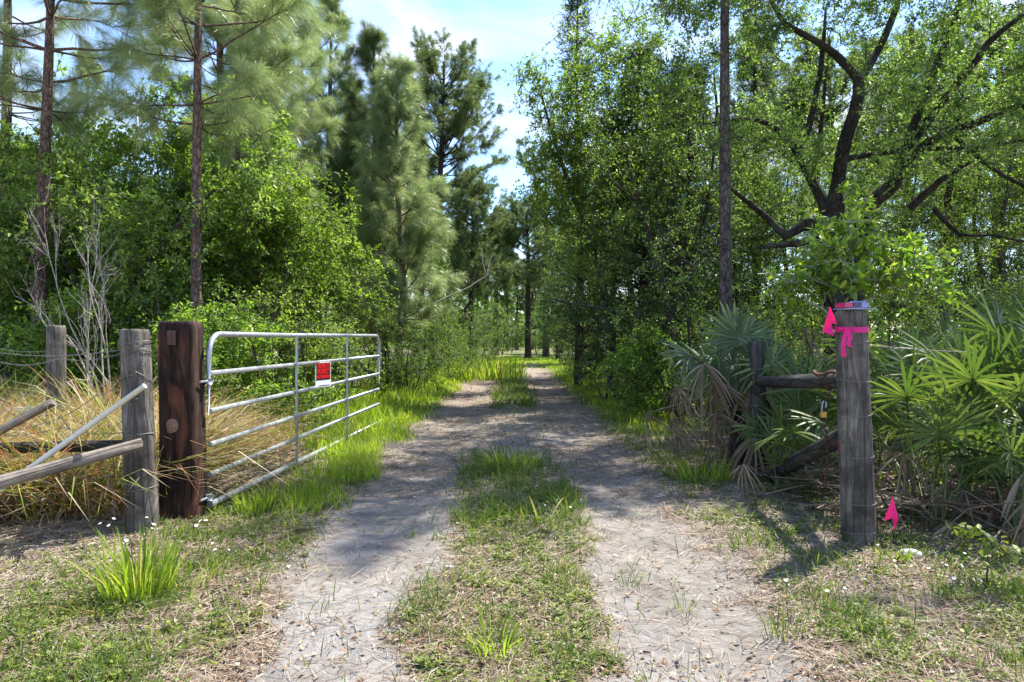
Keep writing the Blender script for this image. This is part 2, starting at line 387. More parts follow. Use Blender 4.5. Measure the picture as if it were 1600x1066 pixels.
def skeleton(rng, seeds, clumps, mb, jit=.12, rscale=1.0, sag=0.0):
    """grow branches from seed polylines to every clump centre"""
    nodes = []; rads = []
    for pts, rr in seeds:
        pts = np.asarray(pts, float); rr = np.asarray(rr, float)*np.ones(len(pts))
        # densify with a smooth wobble
        out = []; ro = []
        for i in range(len(pts)-1):
            k = max(2, int(np.linalg.norm(pts[i+1]-pts[i])/.3))
            for j in range(k):
                a = j/k
                p0 = pts[max(i-1, 0)]; p1 = pts[i]; p2 = pts[i+1]; p3 = pts[min(i+2, len(pts)-1)]
                q = .5*((2*p1)+(-p0+p2)*a+(2*p0-5*p1+4*p2-p3)*a*a+(-p0+3*p1-3*p2+p3)*a**3)
                out.append(q+rng.standard_normal(3)*rr[i]*.12); ro.append(rr[i]*(1-a)+rr[i+1]*a)
        out.append(pts[-1]); ro.append(rr[-1])
        tube(mb, out, ro, 10 if max(ro) > .05 else 6, True, .06, rng=rng)
        nodes += out; rads += ro
    nodes = np.array(nodes); rads = np.array(rads)
    order = np.argsort([np.linalg.norm(nodes-c, axis=1).min() for c in clumps])
    for i in order:
        c = clumps[i]
        dd = np.linalg.norm(nodes-c, axis=1)+np.clip(nodes[:, 2]-c[2], 0, None)*.8
        k = dd.argmin(); a = nodes[k]; ln = np.linalg.norm(c-a)
        if ln < .05: continue
        r0 = min(rads[k]*.75, (.006+.011*ln)*rscale); r1 = max(.003, r0*.45)
        ns = max(2, int(ln/.3)+1); tt = np.linspace(0, 1, ns+1)[:, None]
        path = a*(1-tt)+c*tt+rng.standard_normal((ns+1, 3))*jit*ln*.3*np.sin(tt*PI)+np.array([0, 0, 1])*np.sin(tt*PI)*ln*(.1-sag)
        rr = r0*(1-tt[:, 0])+r1*tt[:, 0]
        tube(mb, path, rr, 5, False)
        nodes = np.concatenate([nodes, path[1:]]); rads = np.concatenate([rads, rr[1:]])

def blob_points(rng, blobs, n, shell=.5):
    """sample n clump centres in ellipsoid blobs [(cx,cy,cz,rx,ry,rz)], biased to the shell"""
    B = np.array(blobs, float); vol = B[:, 3]*B[:, 4]*B[:, 5]; pr = vol/vol.sum()
    k = rng.choice(len(B), n, p=pr); d = randu(rng, n)
    r = (rng.random(n))**shell
    return B[k, :3]+d*B[k, 3:]*r[:, None]

def make_broad(name, label, cat, blobs, nclump, nspray, nleaf, Ln, Wd, seeds, seed, lmat, bark, crad=.38, big=False, shell=.42, sag=0, up=.35, rscale=1, group=None, loc=(0,0,0), rz=0, tint=0, extra=None, gap=.38):
    rng = np.random.default_rng(seed)
    C = blob_points(rng, blobs, nclump, shell)
    if nclump > 130: C = C[vnoise(C[:, 0]*1.25+C[:, 1]*.6+seed, C[:, 2]*1.25+C[:, 1]*.8, seed) > gap]
    if extra is not None: C = np.concatenate([C, extra])
    C = C[C[:, 2] > .05]
    mb = MB(); skeleton(rng, seeds, C, mb, rscale=rscale, sag=sag)
    cr = crad*(.7+.6*rng.random(len(C)))
    v, f, r = foliage(rng, C, cr, nspray, nleaf, Ln, Wd, mb, big, up=up, tint=tint)
    t = thing(name, label, cat, loc, rz, group)
    mb.obj('trunk' if 'tree' in name or 'sapling' in name or 'oak' in name or 'cedar' in name else 'stem', M[bark], t)
    link('crown' if 'tree' in name or 'sapling' in name or 'oak' in name or 'cedar' in name else 'foliage', mesh_np('crown', v, [f], [M[lmat]], {'rnd': r}), t)
    return t

def make_pine(name, label, trunk, r0, crown_base, maxlen, nwh, seed, mat='needle', bark='bark_pine', nneedle=60, nlen=.22, nwid=.004, subd=5, shape='cone', tuftlen=.2, group=None, loc=(0,0,0), rz=0, perwh=4, deadstubs=6, uptip=.5, gap=0.0, tint=0):
    rng = np.random.default_rng(seed)
    T = np.asarray(trunk, float); h = T[-1, 2]; mb = MB()
    zz = np.linspace(0, h, 26); tx = np.interp(zz, T[:, 2], T[:, 0]); ty = np.interp(zz, T[:, 2], T[:, 1])
    # smooth
    tx = np.convolve(np.pad(tx, 2, 'edge'), np.ones(5)/5, 'valid'); ty = np.convolve(np.pad(ty, 2, 'edge'), np.ones(5)/5, 'valid')
    rr = r0*(1-.86*(zz/h)**1.25)+.012; rr[0] *= 1.25
    tube(mb, np.stack([tx, ty, zz], 1), rr, 12, True, .05, rng=rng)
    at = lambda z: np.array([np.interp(z, zz, tx), np.interp(z, zz, ty), z])
    tb = []; ta = []; tl = []   # tufts
    levels = np.sort(crown_base+(h-.3-crown_base)*((np.arange(nwh)+rng.random(nwh)*.6)/nwh))
    s0 = []; s1 = []; sr = []
    for z in levels:
        if gap and rng.random() < gap: continue
        u = (z-crown_base)/(h-crown_base)
        if shape == 'cone': Lb = maxlen*(1-u)**.75+.25
        elif shape == 'round': Lb = maxlen*math.sqrt(max(.05, 1-(2*u-1)**2))*.9+.3
        else: Lb = maxlen*(.45+.55*math.sin(min(1, u*1.25)*PI*.8))*(1-u)**.35+.2
        for b in range(rng.integers(max(2, perwh-1), perwh+2)):
            az = rng.random()*2*PI; el = rad(-5+45*u+rng.uniform(-14, 16)); L1 = Lb*rng.uniform(.6, 1.12)
            a = at(z); k = 6; pts = [a]; d = np.array([math.cos(az)*math.cos(el), math.sin(az)*math.cos(el), math.sin(el)])
            for j in range(k):
                d = unit(d+np.array([0, 0, uptip*.22])+rng.standard_normal(3)*.10); pts.append(pts[-1]+d*L1/k)
            pts = np.array(pts); rb = np.linspace(.006+.009*L1, .0035, k+1)
            tube(mb, pts, rb, 5, False)
            tb.append(pts[-1]); ta.append(d); tl.append(tuftlen*1.2)
            for q in range(int(subd*max(.4, L1/maxlen*1.2))+1):
                s = rng.uniform(.35, .97)*k; i = int(s); fr = s-i; pp = pts[i]*(1-fr)+pts[min(i+1, k)]*fr
                bd = unit(pts[min(i+1, k)]-pts[i]); side = unit(randu(rng, 1)[0]*[1, 1, .6]+[0, 0, .25])
                sd = unit(bd*.7+side*.75); ln = rng.uniform(.12, .42)*min(1, .4+L1*.35)
                e = pp+sd*ln; s0.append(pp); s1.append(e); tb.append(e-sd*.05); ta.append(unit(sd+[0, 0, uptip*.3])); tl.append(tuftlen*rng.uniform(.7, 1.2))
    for j in range(3): tb.append(at(h-.12*j)); ta.append(unit(np.array([rng.normal()*.2, rng.normal()*.2, 1]))); tl.append(tuftlen*1.5)
    if s0: slivers(mb, np.array(s0), np.array(s1), .006, .004)
    for q in range(deadstubs):
        z = rng.uniform(.25*crown_base, crown_base); az = rng.random()*2*PI; a = at(z); L1 = rng.uniform(.15, .7)
        e = a+np.array([math.cos(az), math.sin(az), rng.uniform(-.2, .5)])*L1
        tube(mb, [a, (a+e)/2+rng.standard_normal(3)*.04, e], [.014, .009, .003], 5, False)
    tb = np.array(tb); ta = unit(np.array(ta)); tl = np.array(tl); m = len(tb)
    K = nneedle; B = np.repeat(tb, K, 0); A = np.repeat(ta, K, 0); TL = np.repeat(tl, K)
    t = rng.random(m*K)**.8; ang = rad(18)+rad(62)*rng.random(m*K)*(1-.45*t)
    ra = unit(np.cross(A, randu(rng, m*K)))
    nv = np.repeat(rng.random(m), K)
    d = A*np.cos(ang)[:, None]+ra*np.sin(ang)[:, None]
    L_ = nlen*(.7+.45*rng.random(m*K))
    p = B+A*(t*TL)[:, None]-A*TL[:, None]*.3
    s = unit(np.cross(d, randu(rng, m*K)))*nwid*.5
    tip = p+d*L_[:, None]+np.array([0, 0, -1])*(L_*L_*1.5)[:, None]
    mid = p+d*L_[:, None]*.5+np.array([0, 0, -1])*(L_*L_*.35)[:, None]
    V = np.stack([p-s*.6, p+s*.6, mid+s+[0, 0, 0], tip, mid-s], 1)
    b = np.arange(m*K)[:, None]*5
    f = [b+np.array([[0, 1, 2, 4]]), b+np.array([[4, 2, 3]])]
    rnd = np.clip(.5*nv+.5*rng.random(m*K)+tint, 0, 1)*.97
    brown = rng.random(m*K) > .985; rnd[brown] = 1
    o = thing(name, label, 'pine tree', loc, rz, group)
    mb.obj('trunk', M[bark], o)
    link('crown', mesh_np('crown', V.reshape(-1, 3), f, [M[mat]], {'rnd': np.concatenate([rnd, rnd])}), o)
    return o

def place(o, x, y, dz=0): o.location = (x, y, HZt(x, y)-.03+dz); return o

# ================================================================== GROUND
def axis(lo, hi, d, far_lo, far_hi, g=1.09):
    a = list(np.arange(lo, hi, d)); s = d; x = hi; up = []
    while x < far_hi: up.append(x); s *= g; x += s
    up.append(far_hi); s = d; x = lo; dn = []
    while x > far_lo:
        s *= g; x -= s; dn.append(x)
    return np.array(dn[::-1]+a+up)
gx = axis(-4.2, 4.2, .035, -260, 260, 1.07); gy = axis(1.9, 9, .035, -60, 420, 1.025)
X, Y = np.meshgrid(gx, gy); Z = H(X, Y)
nx, ny = len(gx), len(gy)
i, j = np.meshgrid(np.arange(nx-1), np.arange(ny-1)); b = (j*nx+i).ravel()
gme = mesh_np('ground', np.stack([X.ravel(), Y.ravel(), Z.ravel()], 1), [np.stack([b, b+1, b+nx+1, b+nx], 1)], smooth=True)
xr, yr = X.ravel(), Y.ravel()
def pat(name, v):
    a = gme.attributes.new(name, 'FLOAT', 'POINT'); a.data.foreach_set('value', np.asarray(v, np.float32))
tr = m_track(xr, yr); sandfar = ss(14, 7, yr)
pat('sand', np.clip(tr*(.45+.55*sandfar)+m_sandy(xr, yr)*(1-tr), 0, 1))
pat('green', np.clip(np.maximum(m_hump(xr, yr)*.55, m_lush(xr, yr)*.9)+ss(22, 38, yr)*.9, 0, 1)*(1-tr*.9*ss(60, 40, yr)))
pat('litter', np.clip(tr*ss(4.5, 7, yr)*(.28+.5*fbm(xr*1.5, yr*3, 22, 3))+ss(-1.9, -2.6, xr)*.8, 0, 1))
pat('white', np.clip(ss(.5, .72, fbm(xr*.9+3, yr*.9, 41, 3))*tr*ss(9, 5, yr)+.9*np.exp(-((xr+.62)/.52)**4-((yr-3.05)/.52)**4)*tr, 0, 1))
m, nt, N, L = newmat('forest track ground')
tc = nd(nt, 'ShaderNodeTexCoord')
def att(n): return nd(nt, 'ShaderNodeAttribute', attribute_name=n).outputs['Fac']
def noise(s, d=6.0, r=.6, di=0.0):
    n = nd(nt, 'ShaderNodeTexNoise', Scale=s, Detail=d, Roughness=r, Distortion=di); L.new(tc.outputs['Object'], n.inputs['Vector']); return n.outputs['Fac']
def mixc(f, a, bb, blend='MIX'):
    x = nd(nt, 'ShaderNodeMix', data_type='RGBA', blend_type=blend)
    for s_, v in ((0, f), (6, a), (7, bb)):
        if isinstance(v, (int, float)): x.inputs[s_].default_value = v
        elif isinstance(v, tuple): x.inputs[s_].default_value = (*v, 1)
        else: L.new(v, x.inputs[s_])
    return x.outputs[2]
def rampo(f, st): r = ramp(nt, st); L.new(f, r.inputs['Fac']); return r.outputs['Color']
fine = noise(90, 8, .7); mid_ = noise(14, 8, .68, .4); bigN = noise(2.2, 6, .6); grit = noise(260, 3, .6)
soil = rampo(mid_, [(.3, (.12, .09, .068)), (.5, (.21, .165, .13)), (.7, (.31, .26, .21))])
sand = rampo(mid_, [(.28, (.165, .145, .122)), (.5, (.255, .232, .205)), (.72, (.335, .312, .282))])
sand = mixc(.55, sand, rampo(bigN, [(.35, (.62, .60, .58)), (.62, (1.1, 1.08, 1.05))]), 'MULTIPLY')
white = rampo(mid_, [(.3, (.20, .185, .17)), (.7, (.34, .32, .30))])
litter = rampo(fine, [(.3, (.15, .105, .075)), (.5, (.29, .22, .165)), (.7, (.42, .345, .275))])
green = rampo(fine, [(.3, (.08, .10, .03)), (.7, (.20, .22, .07))])
c = mixc(att('litter'), soil, litter); 
sandm = nd(nt, 'ShaderNodeMath', operation='MULTIPLY_ADD'); L.new(att('sand'), sandm.inputs[0]); sandm.inputs[1].default_value = 1.6
nsub = nd(nt, 'ShaderNodeMath', operation='MULTIPLY'); L.new(mid_, nsub.inputs[0]); nsub.inputs[1].default_value = -.55; L.new(nsub.outputs[0], sandm.inputs[2]); sandm.use_clamp = True
c = mixc(sandm.outputs[0], c, sand); c = mixc(att('white'), c, white); c = mixc(att('green'), c, green)
litm = nd(nt, 'ShaderNodeMath', operation='MULTIPLY'); L.new(att('litter'), litm.inputs[0]); L.new(rampo(noise(7, 6, .7), [(.4, (0, 0, 0)), (.6, (1, 1, 1))]), litm.inputs[1])
c = mixc(litm.outputs[0], c, litter)
c = mixc(.6, c, rampo(grit, [(.36, (.55, .52, .5)), (.5, (1, 1, 1)), (.72, (1.12, 1.12, 1.12))]), 'MULTIPLY')
vor = nd(nt, 'ShaderNodeTexVoronoi', Scale=34.0, Randomness=1.0); L.new(tc.outputs['Object'], vor.inputs['Vector'])
c = mixc(.55, c, rampo(vor.outputs['Distance'], [(.05, (.45, .38, .33)), (.16, (1, 1, 1))]), 'MULTIPLY')
p = nd(nt, 'ShaderNodeBsdfPrincipled', Roughness=.95); p.inputs['Specular IOR Level'].default_value = .15
L.new(c, p.inputs['Base Color'])
b1 = nd(nt, 'ShaderNodeBump', Strength=.8, Distance=.03); L.new(mid_, b1.inputs['Height'])
b2 = nd(nt, 'ShaderNodeBump', Strength=.7, Distance=.008); L.new(fine, b2.inputs['Height']); L.new(b1.outputs[0], b2.inputs['Normal'])
L.new(b2.outputs[0], p.inputs['Normal'])
o = nd(nt, 'ShaderNodeOutputMaterial'); L.new(p.outputs[0], o.inputs['Surface'])
gme.materials.append(m)
struct(link('ground', gme))

# ================================================================== GROUND COVER
def scatter(rng, n, x0, x1, y0, y1, dens, pw=1.6):
    """points thinning with distance as 1/y^pw"""
    u = rng.random(n)
    a = 1-pw
    y = (y0**a+(y1**a-y0**a)*u)**(1/a) if abs(a) > 1e-3 else y0*(y1/y0)**u
    x0 = x0(y) if callable(x0) else x0; x1 = x1(y) if callable(x1) else x1
    x = x0+(x1-x0)*rng.random(n)
    k = rng.random(n) < dens(x, y)
    return x[k], y[k]
def blades(rng, x, y, h, w, lean=.45, z=None, az=None, curl=.5):
    m = len(x); z = H(x, y)-.01 if z is None else z
    az = rng.random(m)*2*PI if az is None else az
    d = np.stack([np.cos(az), np.sin(az), np.zeros(m)], 1); fa = rng.random(m)*2*PI
    s = np.stack([np.cos(fa), np.sin(fa), np.zeros(m)], 1)*(w/2)[:, None]
    ln = lean*(.2+1.1*rng.random(m)); b = np.stack([x, y, z], 1)
    up = np.array([[0, 0, 1.]])
    def at(t): return b+d*(h*ln*(t*t*curl+t*(1-curl)))[:, None]+up*(h*(t-.28*ln*t*t*t))[:, None]
    V = np.stack([b-s*.7, b+s*.7, at(.4)-s, at(.4)+s, at(.75)-s*.65, at(.75)+s*.65, at(1.0)], 1)
    k = np.arange(m)[:, None]*7
    f4 = np.concatenate([k+np.array([[0, 1, 3, 2]]), k+np.array([[2, 3, 5, 4]])]); f3 = k+np.array([[4, 5, 6]])
    return V.reshape(-1, 3), [f4, f3]
def blade_obj(name, x, y, h, w, mat, rng, lean=.45, rnd=None, curl=.5, z=None, az=None):
    V, fl = blades(rng, x, y, h, w, lean, curl=curl, z=z, az=az); r = rng.random(len(x)) if rnd is None else rnd
    return link(name, mesh_np(name, V, fl, [M[mat]], {'rnd': np.concatenate([r, r, r])}))
rg = np.random.default_rng(77)
fl_ = lambda y: -.80*y-.4; fr_ = lambda y: .80*y+.4
# lush verge grass
def dl(x, y):
    nearg = 1-.75*ss(-1.55, -1.75, x)*ss(7.2, 5.8, y)
    patchy = ss(.30, .62, fbm(x*2.6, y*2.6, 61, 3)); return m_lush(x, y)*(.3+.7*patchy)*nearg
x, y = scatter(rg, 150000, lambda y: -1.2*np.ones_like(y)-3.0*ss(3, 12, y)-1, lambda y: 1.2+2.8*ss(5, 12, y), 4.2, 50, dl, 1.25)
tallf = (ss(-1.3, -2.1, x)*ss(6, 9, y)+.25)
h = (.10+.24*rg.random(len(x))*tallf)*(.8+.5*fbm(x*1.2, y*1.2, 12, 2)); w = .0045+.0006*y
tag(blade_obj('grass', x, y, h, w, 'grass', rg, .6, np.clip(.65*rg.random(len(x))+.5*vnoise(x*1.5, y*1.5, 3)-.05, 0, 1)), 'lush yellow green grass lining both edges of the sandy track', 'grass', kind='stuff')
# hump and near verges: shorter, darker tufts
def dh(x, y):
    cl = ss(.42, .66, fbm(x*4.2, y*4.2, 71, 3))
    hump = m_hump(x, y)*(.4+.6*ss(4.0, 5.2, y))
    lv = ss(-1.15, -1.4, x)*ss(-2.6, -2.0, x)*ss(6.5, 5, y)*.7
    rv = ss(1.15, 1.5, x)*ss(3.4, 2.4, x)*.35
    return np.clip((hump+lv*1.3+rv*1.5+.02), 0, 1)*(.10+.90*cl)
x, y = scatter(rg, 190000, -3, 3.4, 2.3, 24, dh, 1.5)
h = (.03+.08*rg.random(len(x)))*(.7+.9*fbm(x*2, y*2, 13, 2)+.8*m_hump(x, y)*ss(4.2, 5, y)); w = .003+.0006*y
tag(blade_obj('short_grass', x, y, h, w, 'grass_dk', rg, .9, np.clip(rg.random(len(x)), 0, 1)), 'short patchy green grass on the hump between the wheel tracks', 'grass', kind='stuff')
# bare forest floor understorey grass, both sides further away
def du(x, y): return ss(2.3, 3.5, np.abs(x))*(.2+.8*ss(.4, .65, fbm(x*.9, y*.9, 91, 3)))*(1-ss(-2.2, -3, x)*ss(9.5, 8.5, y))*(1-ss(2, 2.4, x)*ss(9, 7.5, y)*.8)
x, y = scatter(rg, 90000, fl_, fr_, 5, 45, du, 1.2)
h = .15+.35*rg.random(len(x))*(.4+fbm(x, y, 14, 2)); w = .006+.0012*y
tag(blade_obj('undergrowth_grass', x, y, h, w, 'grass_dk', rg, .7), 'uneven green grass among the trees beyond the track verges', 'undergrowth', kind='stuff')
# dry tall grass at left behind the fence
def dd_(x, y): return ss(-2.55, -2.8, x)*ss(4.45, 4.9, y+(-x-2.4)*.12)*ss(9.5, 8.0, y)+ss(-2.2, -2.7, x)*ss(5.9, 6.4, y)*ss(11, 8.5, y)*.35
x, y = scatter(rg, 70000, fl_, -1.9, 3.9, 11, lambda x, y: np.clip(dd_(x, y), 0, 1)*(.3+.7*ss(.35, .6, fbm(x*2, y*2, 55, 2))), 1.2)
beh = ss(-2.4, -2.8, x)
h = (.15+.85*rg.random(len(x))**1.3)*(.40+.62*beh)*(.35+1.1*fbm(x*1.8, y*1.8, 56, 2)); h = np.where(x > wx(330, y)-.05, h*.5, h); w = (.007+.0009*y)*(.6+.9*rg.random(len(y)))
q = np.clip(.9*rg.random(len(x))+.7*(fbm(x*1.6, y*1.6, 57, 3)-.5)+.08*(h > .3), 0, 1)
tag(blade_obj('dry_grass', x, y, h, w, 'grass_dry', rg, 1.7, q, .45), 'tall dry tan and orange grass standing behind the left wire fence', 'grass', kind='stuff')
# flattened dry straw mats
def straws(rng, x, y, L_, w, lift=.03):
    m = len(x); az = rng.random(m)*2*PI; z = H(x, y)+lift*rng.random(m)**2+.002; tl = rng.normal(0, .10, m)
    d = np.stack([np.cos(az), np.sin(az), tl], 1); s = np.stack([-np.sin(az), np.cos(az), rng.normal(0, .3, m)], 1)*(w/2)[:, None]
    p = np.stack([x, y, z], 1); hd = d*(L_/2)[:, None]; bow = s/(w[:, None]+1e-9)*(L_*rng.normal(0, .12, m))[:, None]; bow[:, 2] = 0
    V = np.stack([p-hd-s, p-hd+s, p+bow+s, p+bow-s, p+hd+s*.4, p+hd-s*.4], 1)
    k = np.arange(m)[:, None]*6
    return V.reshape(-1, 3), np.concatenate([k+np.array([[0, 1, 2, 3]]), k+np.array([[3, 2, 4, 5]])])
def dstraw(x, y):
    left = ss(-1.75, -2.3, x)*1.0
    t = m_track(x, y)
    mid = np.clip(t*ss(4.4, 7, y)*.65*ss(.30, .55, fbm(x*1.5, y*3, 22, 3))+(1-t)*.38+t*.05, 0, 1)
    edge = np.exp(-((np.abs(x)-1.45)/.25)**2)*.5
    return np.clip(np.maximum(np.maximum(left, mid), edge), 0, 1)
x, y = scatter(rg, 230000, fl_, fr_, 2.2, 22, dstraw, 1.5)
L_ = .03+.11*rg.random(len(x))**1.3+.012*y; w = .0007+.0006*y
v, f = straws(rg, x, y, L_, w); r = np.clip(rg.random(len(x))+.25*ss(-1.9, -2.4, x), 0, 1)
tag(link('pine_straw', mesh_np('pine_straw', v, [f], [M['straw']], {'rnd': np.concatenate([r, r])})), 'brown pine straw and dry stems fallen over the ground', 'straw', kind='stuff')
# dead leaves
def dleaf(x, y): return np.clip(.25+.75*ss(.45, .7, fbm(x*2, y*2, 101, 3)), 0, 1)*(1-.88*m_track(x, y)*ss(9, 6, y))
x, y = scatter(rg, 60000, fl_, fr_, 2.2, 20, dleaf, 1.6)
m_ = len(x); p3 = np.stack([x, y, H(x, y)+.004+.012*rg.random(m_)], 1); az = rg.random(m_)*2*PI
d3 = np.stack([np.cos(az), np.sin(az), rg.normal(0, .25, m_)], 1); n3 = unit(np.stack([rg.normal(0, .4, m_), rg.normal(0, .4, m_), np.ones(m_)], 1))
v, f = leaf_geo(p3, d3, n3, .014+.03*rg.random(m_)**2, .008+.014*rg.random(m_)**2, rg, .3); r = rg.random(m_)
tag(link('fallen_leaves', mesh_np('fallen_leaves', v, [f], [M['deadleaf']], {'rnd': np.concatenate([r, r])})), 'small tan dead leaves scattered over the ground', 'leaves', kind='stuff')
# low broad weeds
def dweed(x, y):
    cl = ss(.42, .58, fbm(x*3.1, y*3.1, 111, 3)); t = m_track(x, y)
    base = m_hump(x, y)*.5+ss(-1.05, -1.3, x)*ss(-2.7, -2.1, x)*.6+ss(1.15, 1.5, x)*ss(4.6, 3.0, x)*.55+ss(-2.2, -3, x)*.08
    return np.clip(base, 0, 1)*(.16+.84*cl)*(1-.9*t)
x, y = scatter(rg, 52000, fl_, fr_, 2.2, 15, dweed, 1.7)
npl = len(x); K = 9; px_ = np.repeat(x, K); py_ = np.repeat(y, K); m_ = npl*K; hh = np.repeat(.006+.045*rg.random(npl)**1.5, K)*rg.random(m_)
az = rg.random(m_)*2*PI; ro = .004+.03*rg.random(m_)
p3 = np.stack([px_+np.cos(az)*ro*.6, py_+np.sin(az)*ro*.6, H(px_, py_)+hh+.002], 1)
d3 = np.stack([np.cos(az), np.sin(az), .15+.5*rg.random(m_)], 1); n3 = unit(np.stack([rg.normal(0, .3, m_), rg.normal(0, .3, m_), np.ones(m_)], 1))
sz = np.repeat(.7+.7*rg.random(npl), K)*(1+.05*py_)
v, f = leaf_geo(p3, d3, n3, (.009+.012*rg.random(m_))*sz, (.006+.007*rg.random(m_))*sz, rg, .2)
r = np.clip(.6*np.repeat(rg.random(npl), K)+.4*rg.random(m_), 0, 1)
tag(link('ground_cover', mesh_np('ground_cover', v, [f], [M['weed']], {'rnd': np.concatenate([r, r])})), 'low creeping weeds carpeting the hump and verges', 'ground cover', kind='stuff')
# grit and crumbs of sand
x, y = scatter(rg, 5000, -3.2, 3.4, 2.2, 9, lambda x, y: .3+.7*(fbm(x*3, y*3, 7, 2) > .5), 1.7)
m_ = len(x); s_ = .0015+.005*rg.random(m_)**4; base = np.array([[1, 0, 0], [0, 1, 0], [-1, 0, 0], [0, -1, 0], [0, 0, 1], [0, 0, -1.]])
V = np.stack([x, y, H(x, y)+s_*.3], 1)[:, None, :]+base[None]*s_[:, None, None]*(.6+.8*rg.random((m_, 6, 1)))
F8 = np.array([[0, 1, 4], [1, 2, 4], [2, 3, 4], [3, 0, 4], [1, 0, 5], [2, 1, 5], [3, 2, 5], [0, 3, 5]])
tag(link('gravel', mesh_np('gravel', V.reshape(-1, 3), [(np.arange(m_)[:, None, None]*6+F8[None]).reshape(-1, 3)], [M['rock']])), 'pale grit and crumbs of sand on the track', 'gravel', kind='stuff')

# distinct grass clumps
def clump(label, cx_, cy_, r, n, h, w, mat='grass', lean=.45, lo=0., hi=.85, seed=1):
    g = np.random.default_rng(seed); a = g.random(n)*2*PI; q = r*np.sqrt(g.random(n))
    x = q*np.cos(a); y = q*np.sin(a); hh = h*(.25+.8*g.random(n)**1.3)
    V, fl = blades(g, x, y, hh, np.full(n, w)*(.7+.6*g.random(n)), lean, z=np.zeros(n)-.01, az=a+g.normal(0, .5, n))
    rr = lo+(hi-lo)*g.random(n); rr[g.random(n) > .86] = .99
    o = link('grass_clump', mesh_np('grass_clump', V, fl, [M[mat]], {'rnd': np.concatenate([rr]*3)}), loc=(cx_, cy_, HZt(cx_, cy_)))
    return tag(o, label, 'grass clump', 'tall grass clumps near the track')
clump('tallest bright grass clump below the round gray fence post', wx(218, 3.25), 3.25, .13, 260, .40, .0075, lean=.55, hi=.7, seed=1)
clump('thin upright grass clump in the middle of the hump near the bottom edge', wx(770, 2.75), 2.75, .10, 90, .24, .0055, lean=.8, seed=2)
clump('low grass clump right of the tallest bright clump', wx(290, 3.5), 3.5, .18, 120, .18, .006, lean=.9, seed=3)
clump('wispy seeding grass clump on the right wheel track edge', wx(1225, 2.9), 2.9, .07, 45, .18, .005, 'grass_dk', .35, seed=4)
clump('small dry tuft in the right wheel track', wx(985, 3.5), 3.5, .04, 22, .13, .0035, 'grass_dk', .9, seed=5)
clump('small dry tuft nearer the camera in the right wheel track', wx(1068, 3.2), 3.2, .04, 22, .13, .0035, 'grass_dk', .9, .3, 1, seed=6)
clump('bright grass clump at the foot of the brown palmetto skirt', wx(1095, 6.2), 6.2, .25, 260, .32, .008, lean=.8, seed=7)
clump('grass clump under the gate bottom rail near the hinge post', wx(400, 4.9), 4.9, .12, 120, .22, .007, seed=8)
clump('grass clump beside the thick right fence post', wx(1395, 3.85), 3.85, .08, 50, .14, .009, 'grass', .9, seed=9)
clump('tiny tuft on the left wheel track', wx(640, 4.4), 4.4, .04, 26, .14, .004, 'grass_dk', .7, seed=10)
clump('broad bladed grass leaning on the hump in the tree shade', wx(850, 4.6), 4.6, .05, 16, .24, .011, 'grass', .9, seed=11)
clump('coarse weed clump at the lower right corner', wx(1390, 2.75), 2.75, .12, 70, .16, .005, 'grass_dk', 1.0, seed=12)
clump('orange dry tuft under the tallest bright clump', wx(165, 3.1), 3.1, .1, 60, .12, .006, 'grass_dry', 1.0, 0, .5, seed=13)
clump('fluffy grass clump on the hump at its highest point', wx(800, 6.7), 6.7, .3, 240, .22, .008, 'grass', .6, seed=14)
clump('bright grass clump by the bend of the far track', wx(765, 22), 22, 1.1, 500, .9, .03, 'grass', .5, seed=15)

# ================================================================== GATE
GA = np.array([-2.155, 4.85]); GB = np.array([-1.88, 9.65])
gdir = (GB-GA)/np.linalg.norm(GB-GA); GL = float(np.linalg.norm(GB-GA)); grz = math.atan2(gdir[1], gdir[0])
gate = thing('farm_gate', 'open galvanised steel tube gate with six rails beside the sandy track', 'gate', (GA[0], GA[1], 0), grz)
mb = MB(); r = .021; top = 1.29; bot = .075
fr = [(0, 0, .035), (0, 0, .3), (0, 0, .7), (0, 0, top-.17)]
fr += [(.16*(1-math.cos(a)), 0, top-.16+.16*math.sin(a)) for a in np.linspace(.15, PI/2, 8)]
fr += [(GL*.3, 0, top), (GL*.6, 0, top+.008)]
fr += [(GL-.16+.16*math.sin(a), 0, top-.145+.16*math.cos(a)) for a in np.linspace(0, PI/2-.15, 8)]
fr += [(GL, 0, top-.3), (GL, 0, .6), (GL, 0, .09)]
tube(mb, fr, r, 12); mb.obj('gate_frame', M['galv'], gate)
for k, z in enumerate([1.01, .742, .502, .288, bot]):
    mb = MB(); zz2 = z+(.0 if k < 4 else .0); fz = [1.02, .77, .555, .345, .085][k]
    tube(mb, [(.018, 0, zz2), (GL*.5, 0, (zz2+fz)/2), (GL-.018, 0, fz)], .019 if k < 4 else .023, 12); mb.obj('rail', M['galv'], gate)
for k, s in enumerate((GL/3, GL*2/3)):
    mb = MB(); box(mb, s, -.026, (top+bot)/2, .032, .006, top-bot+.01)
    box(mb, s-.013, -.0325, (top+bot)/2, .005, .009, top-bot); box(mb, s+.013, -.0325, (top+bot)/2, .005, .009, top-bot)
    mb.obj('upright', M['galv'], gate)
for z in (.955, .13):
    mb = MB(); tube(mb, [(0, 0, z-.02), (0, 0, z+.02)], .027, 14)
    tube(mb, [(0, 0, z+.002), (-.05, .0, z+.002), (-.12, .0, z+.002)], .008, 8); box(mb, .035, 0, z, .03, .04, .012); tube(mb, [(.045, -.03, z), (.045, .03, z)], .006, 6)
    mb.obj('hinge', M['galv'], gate)
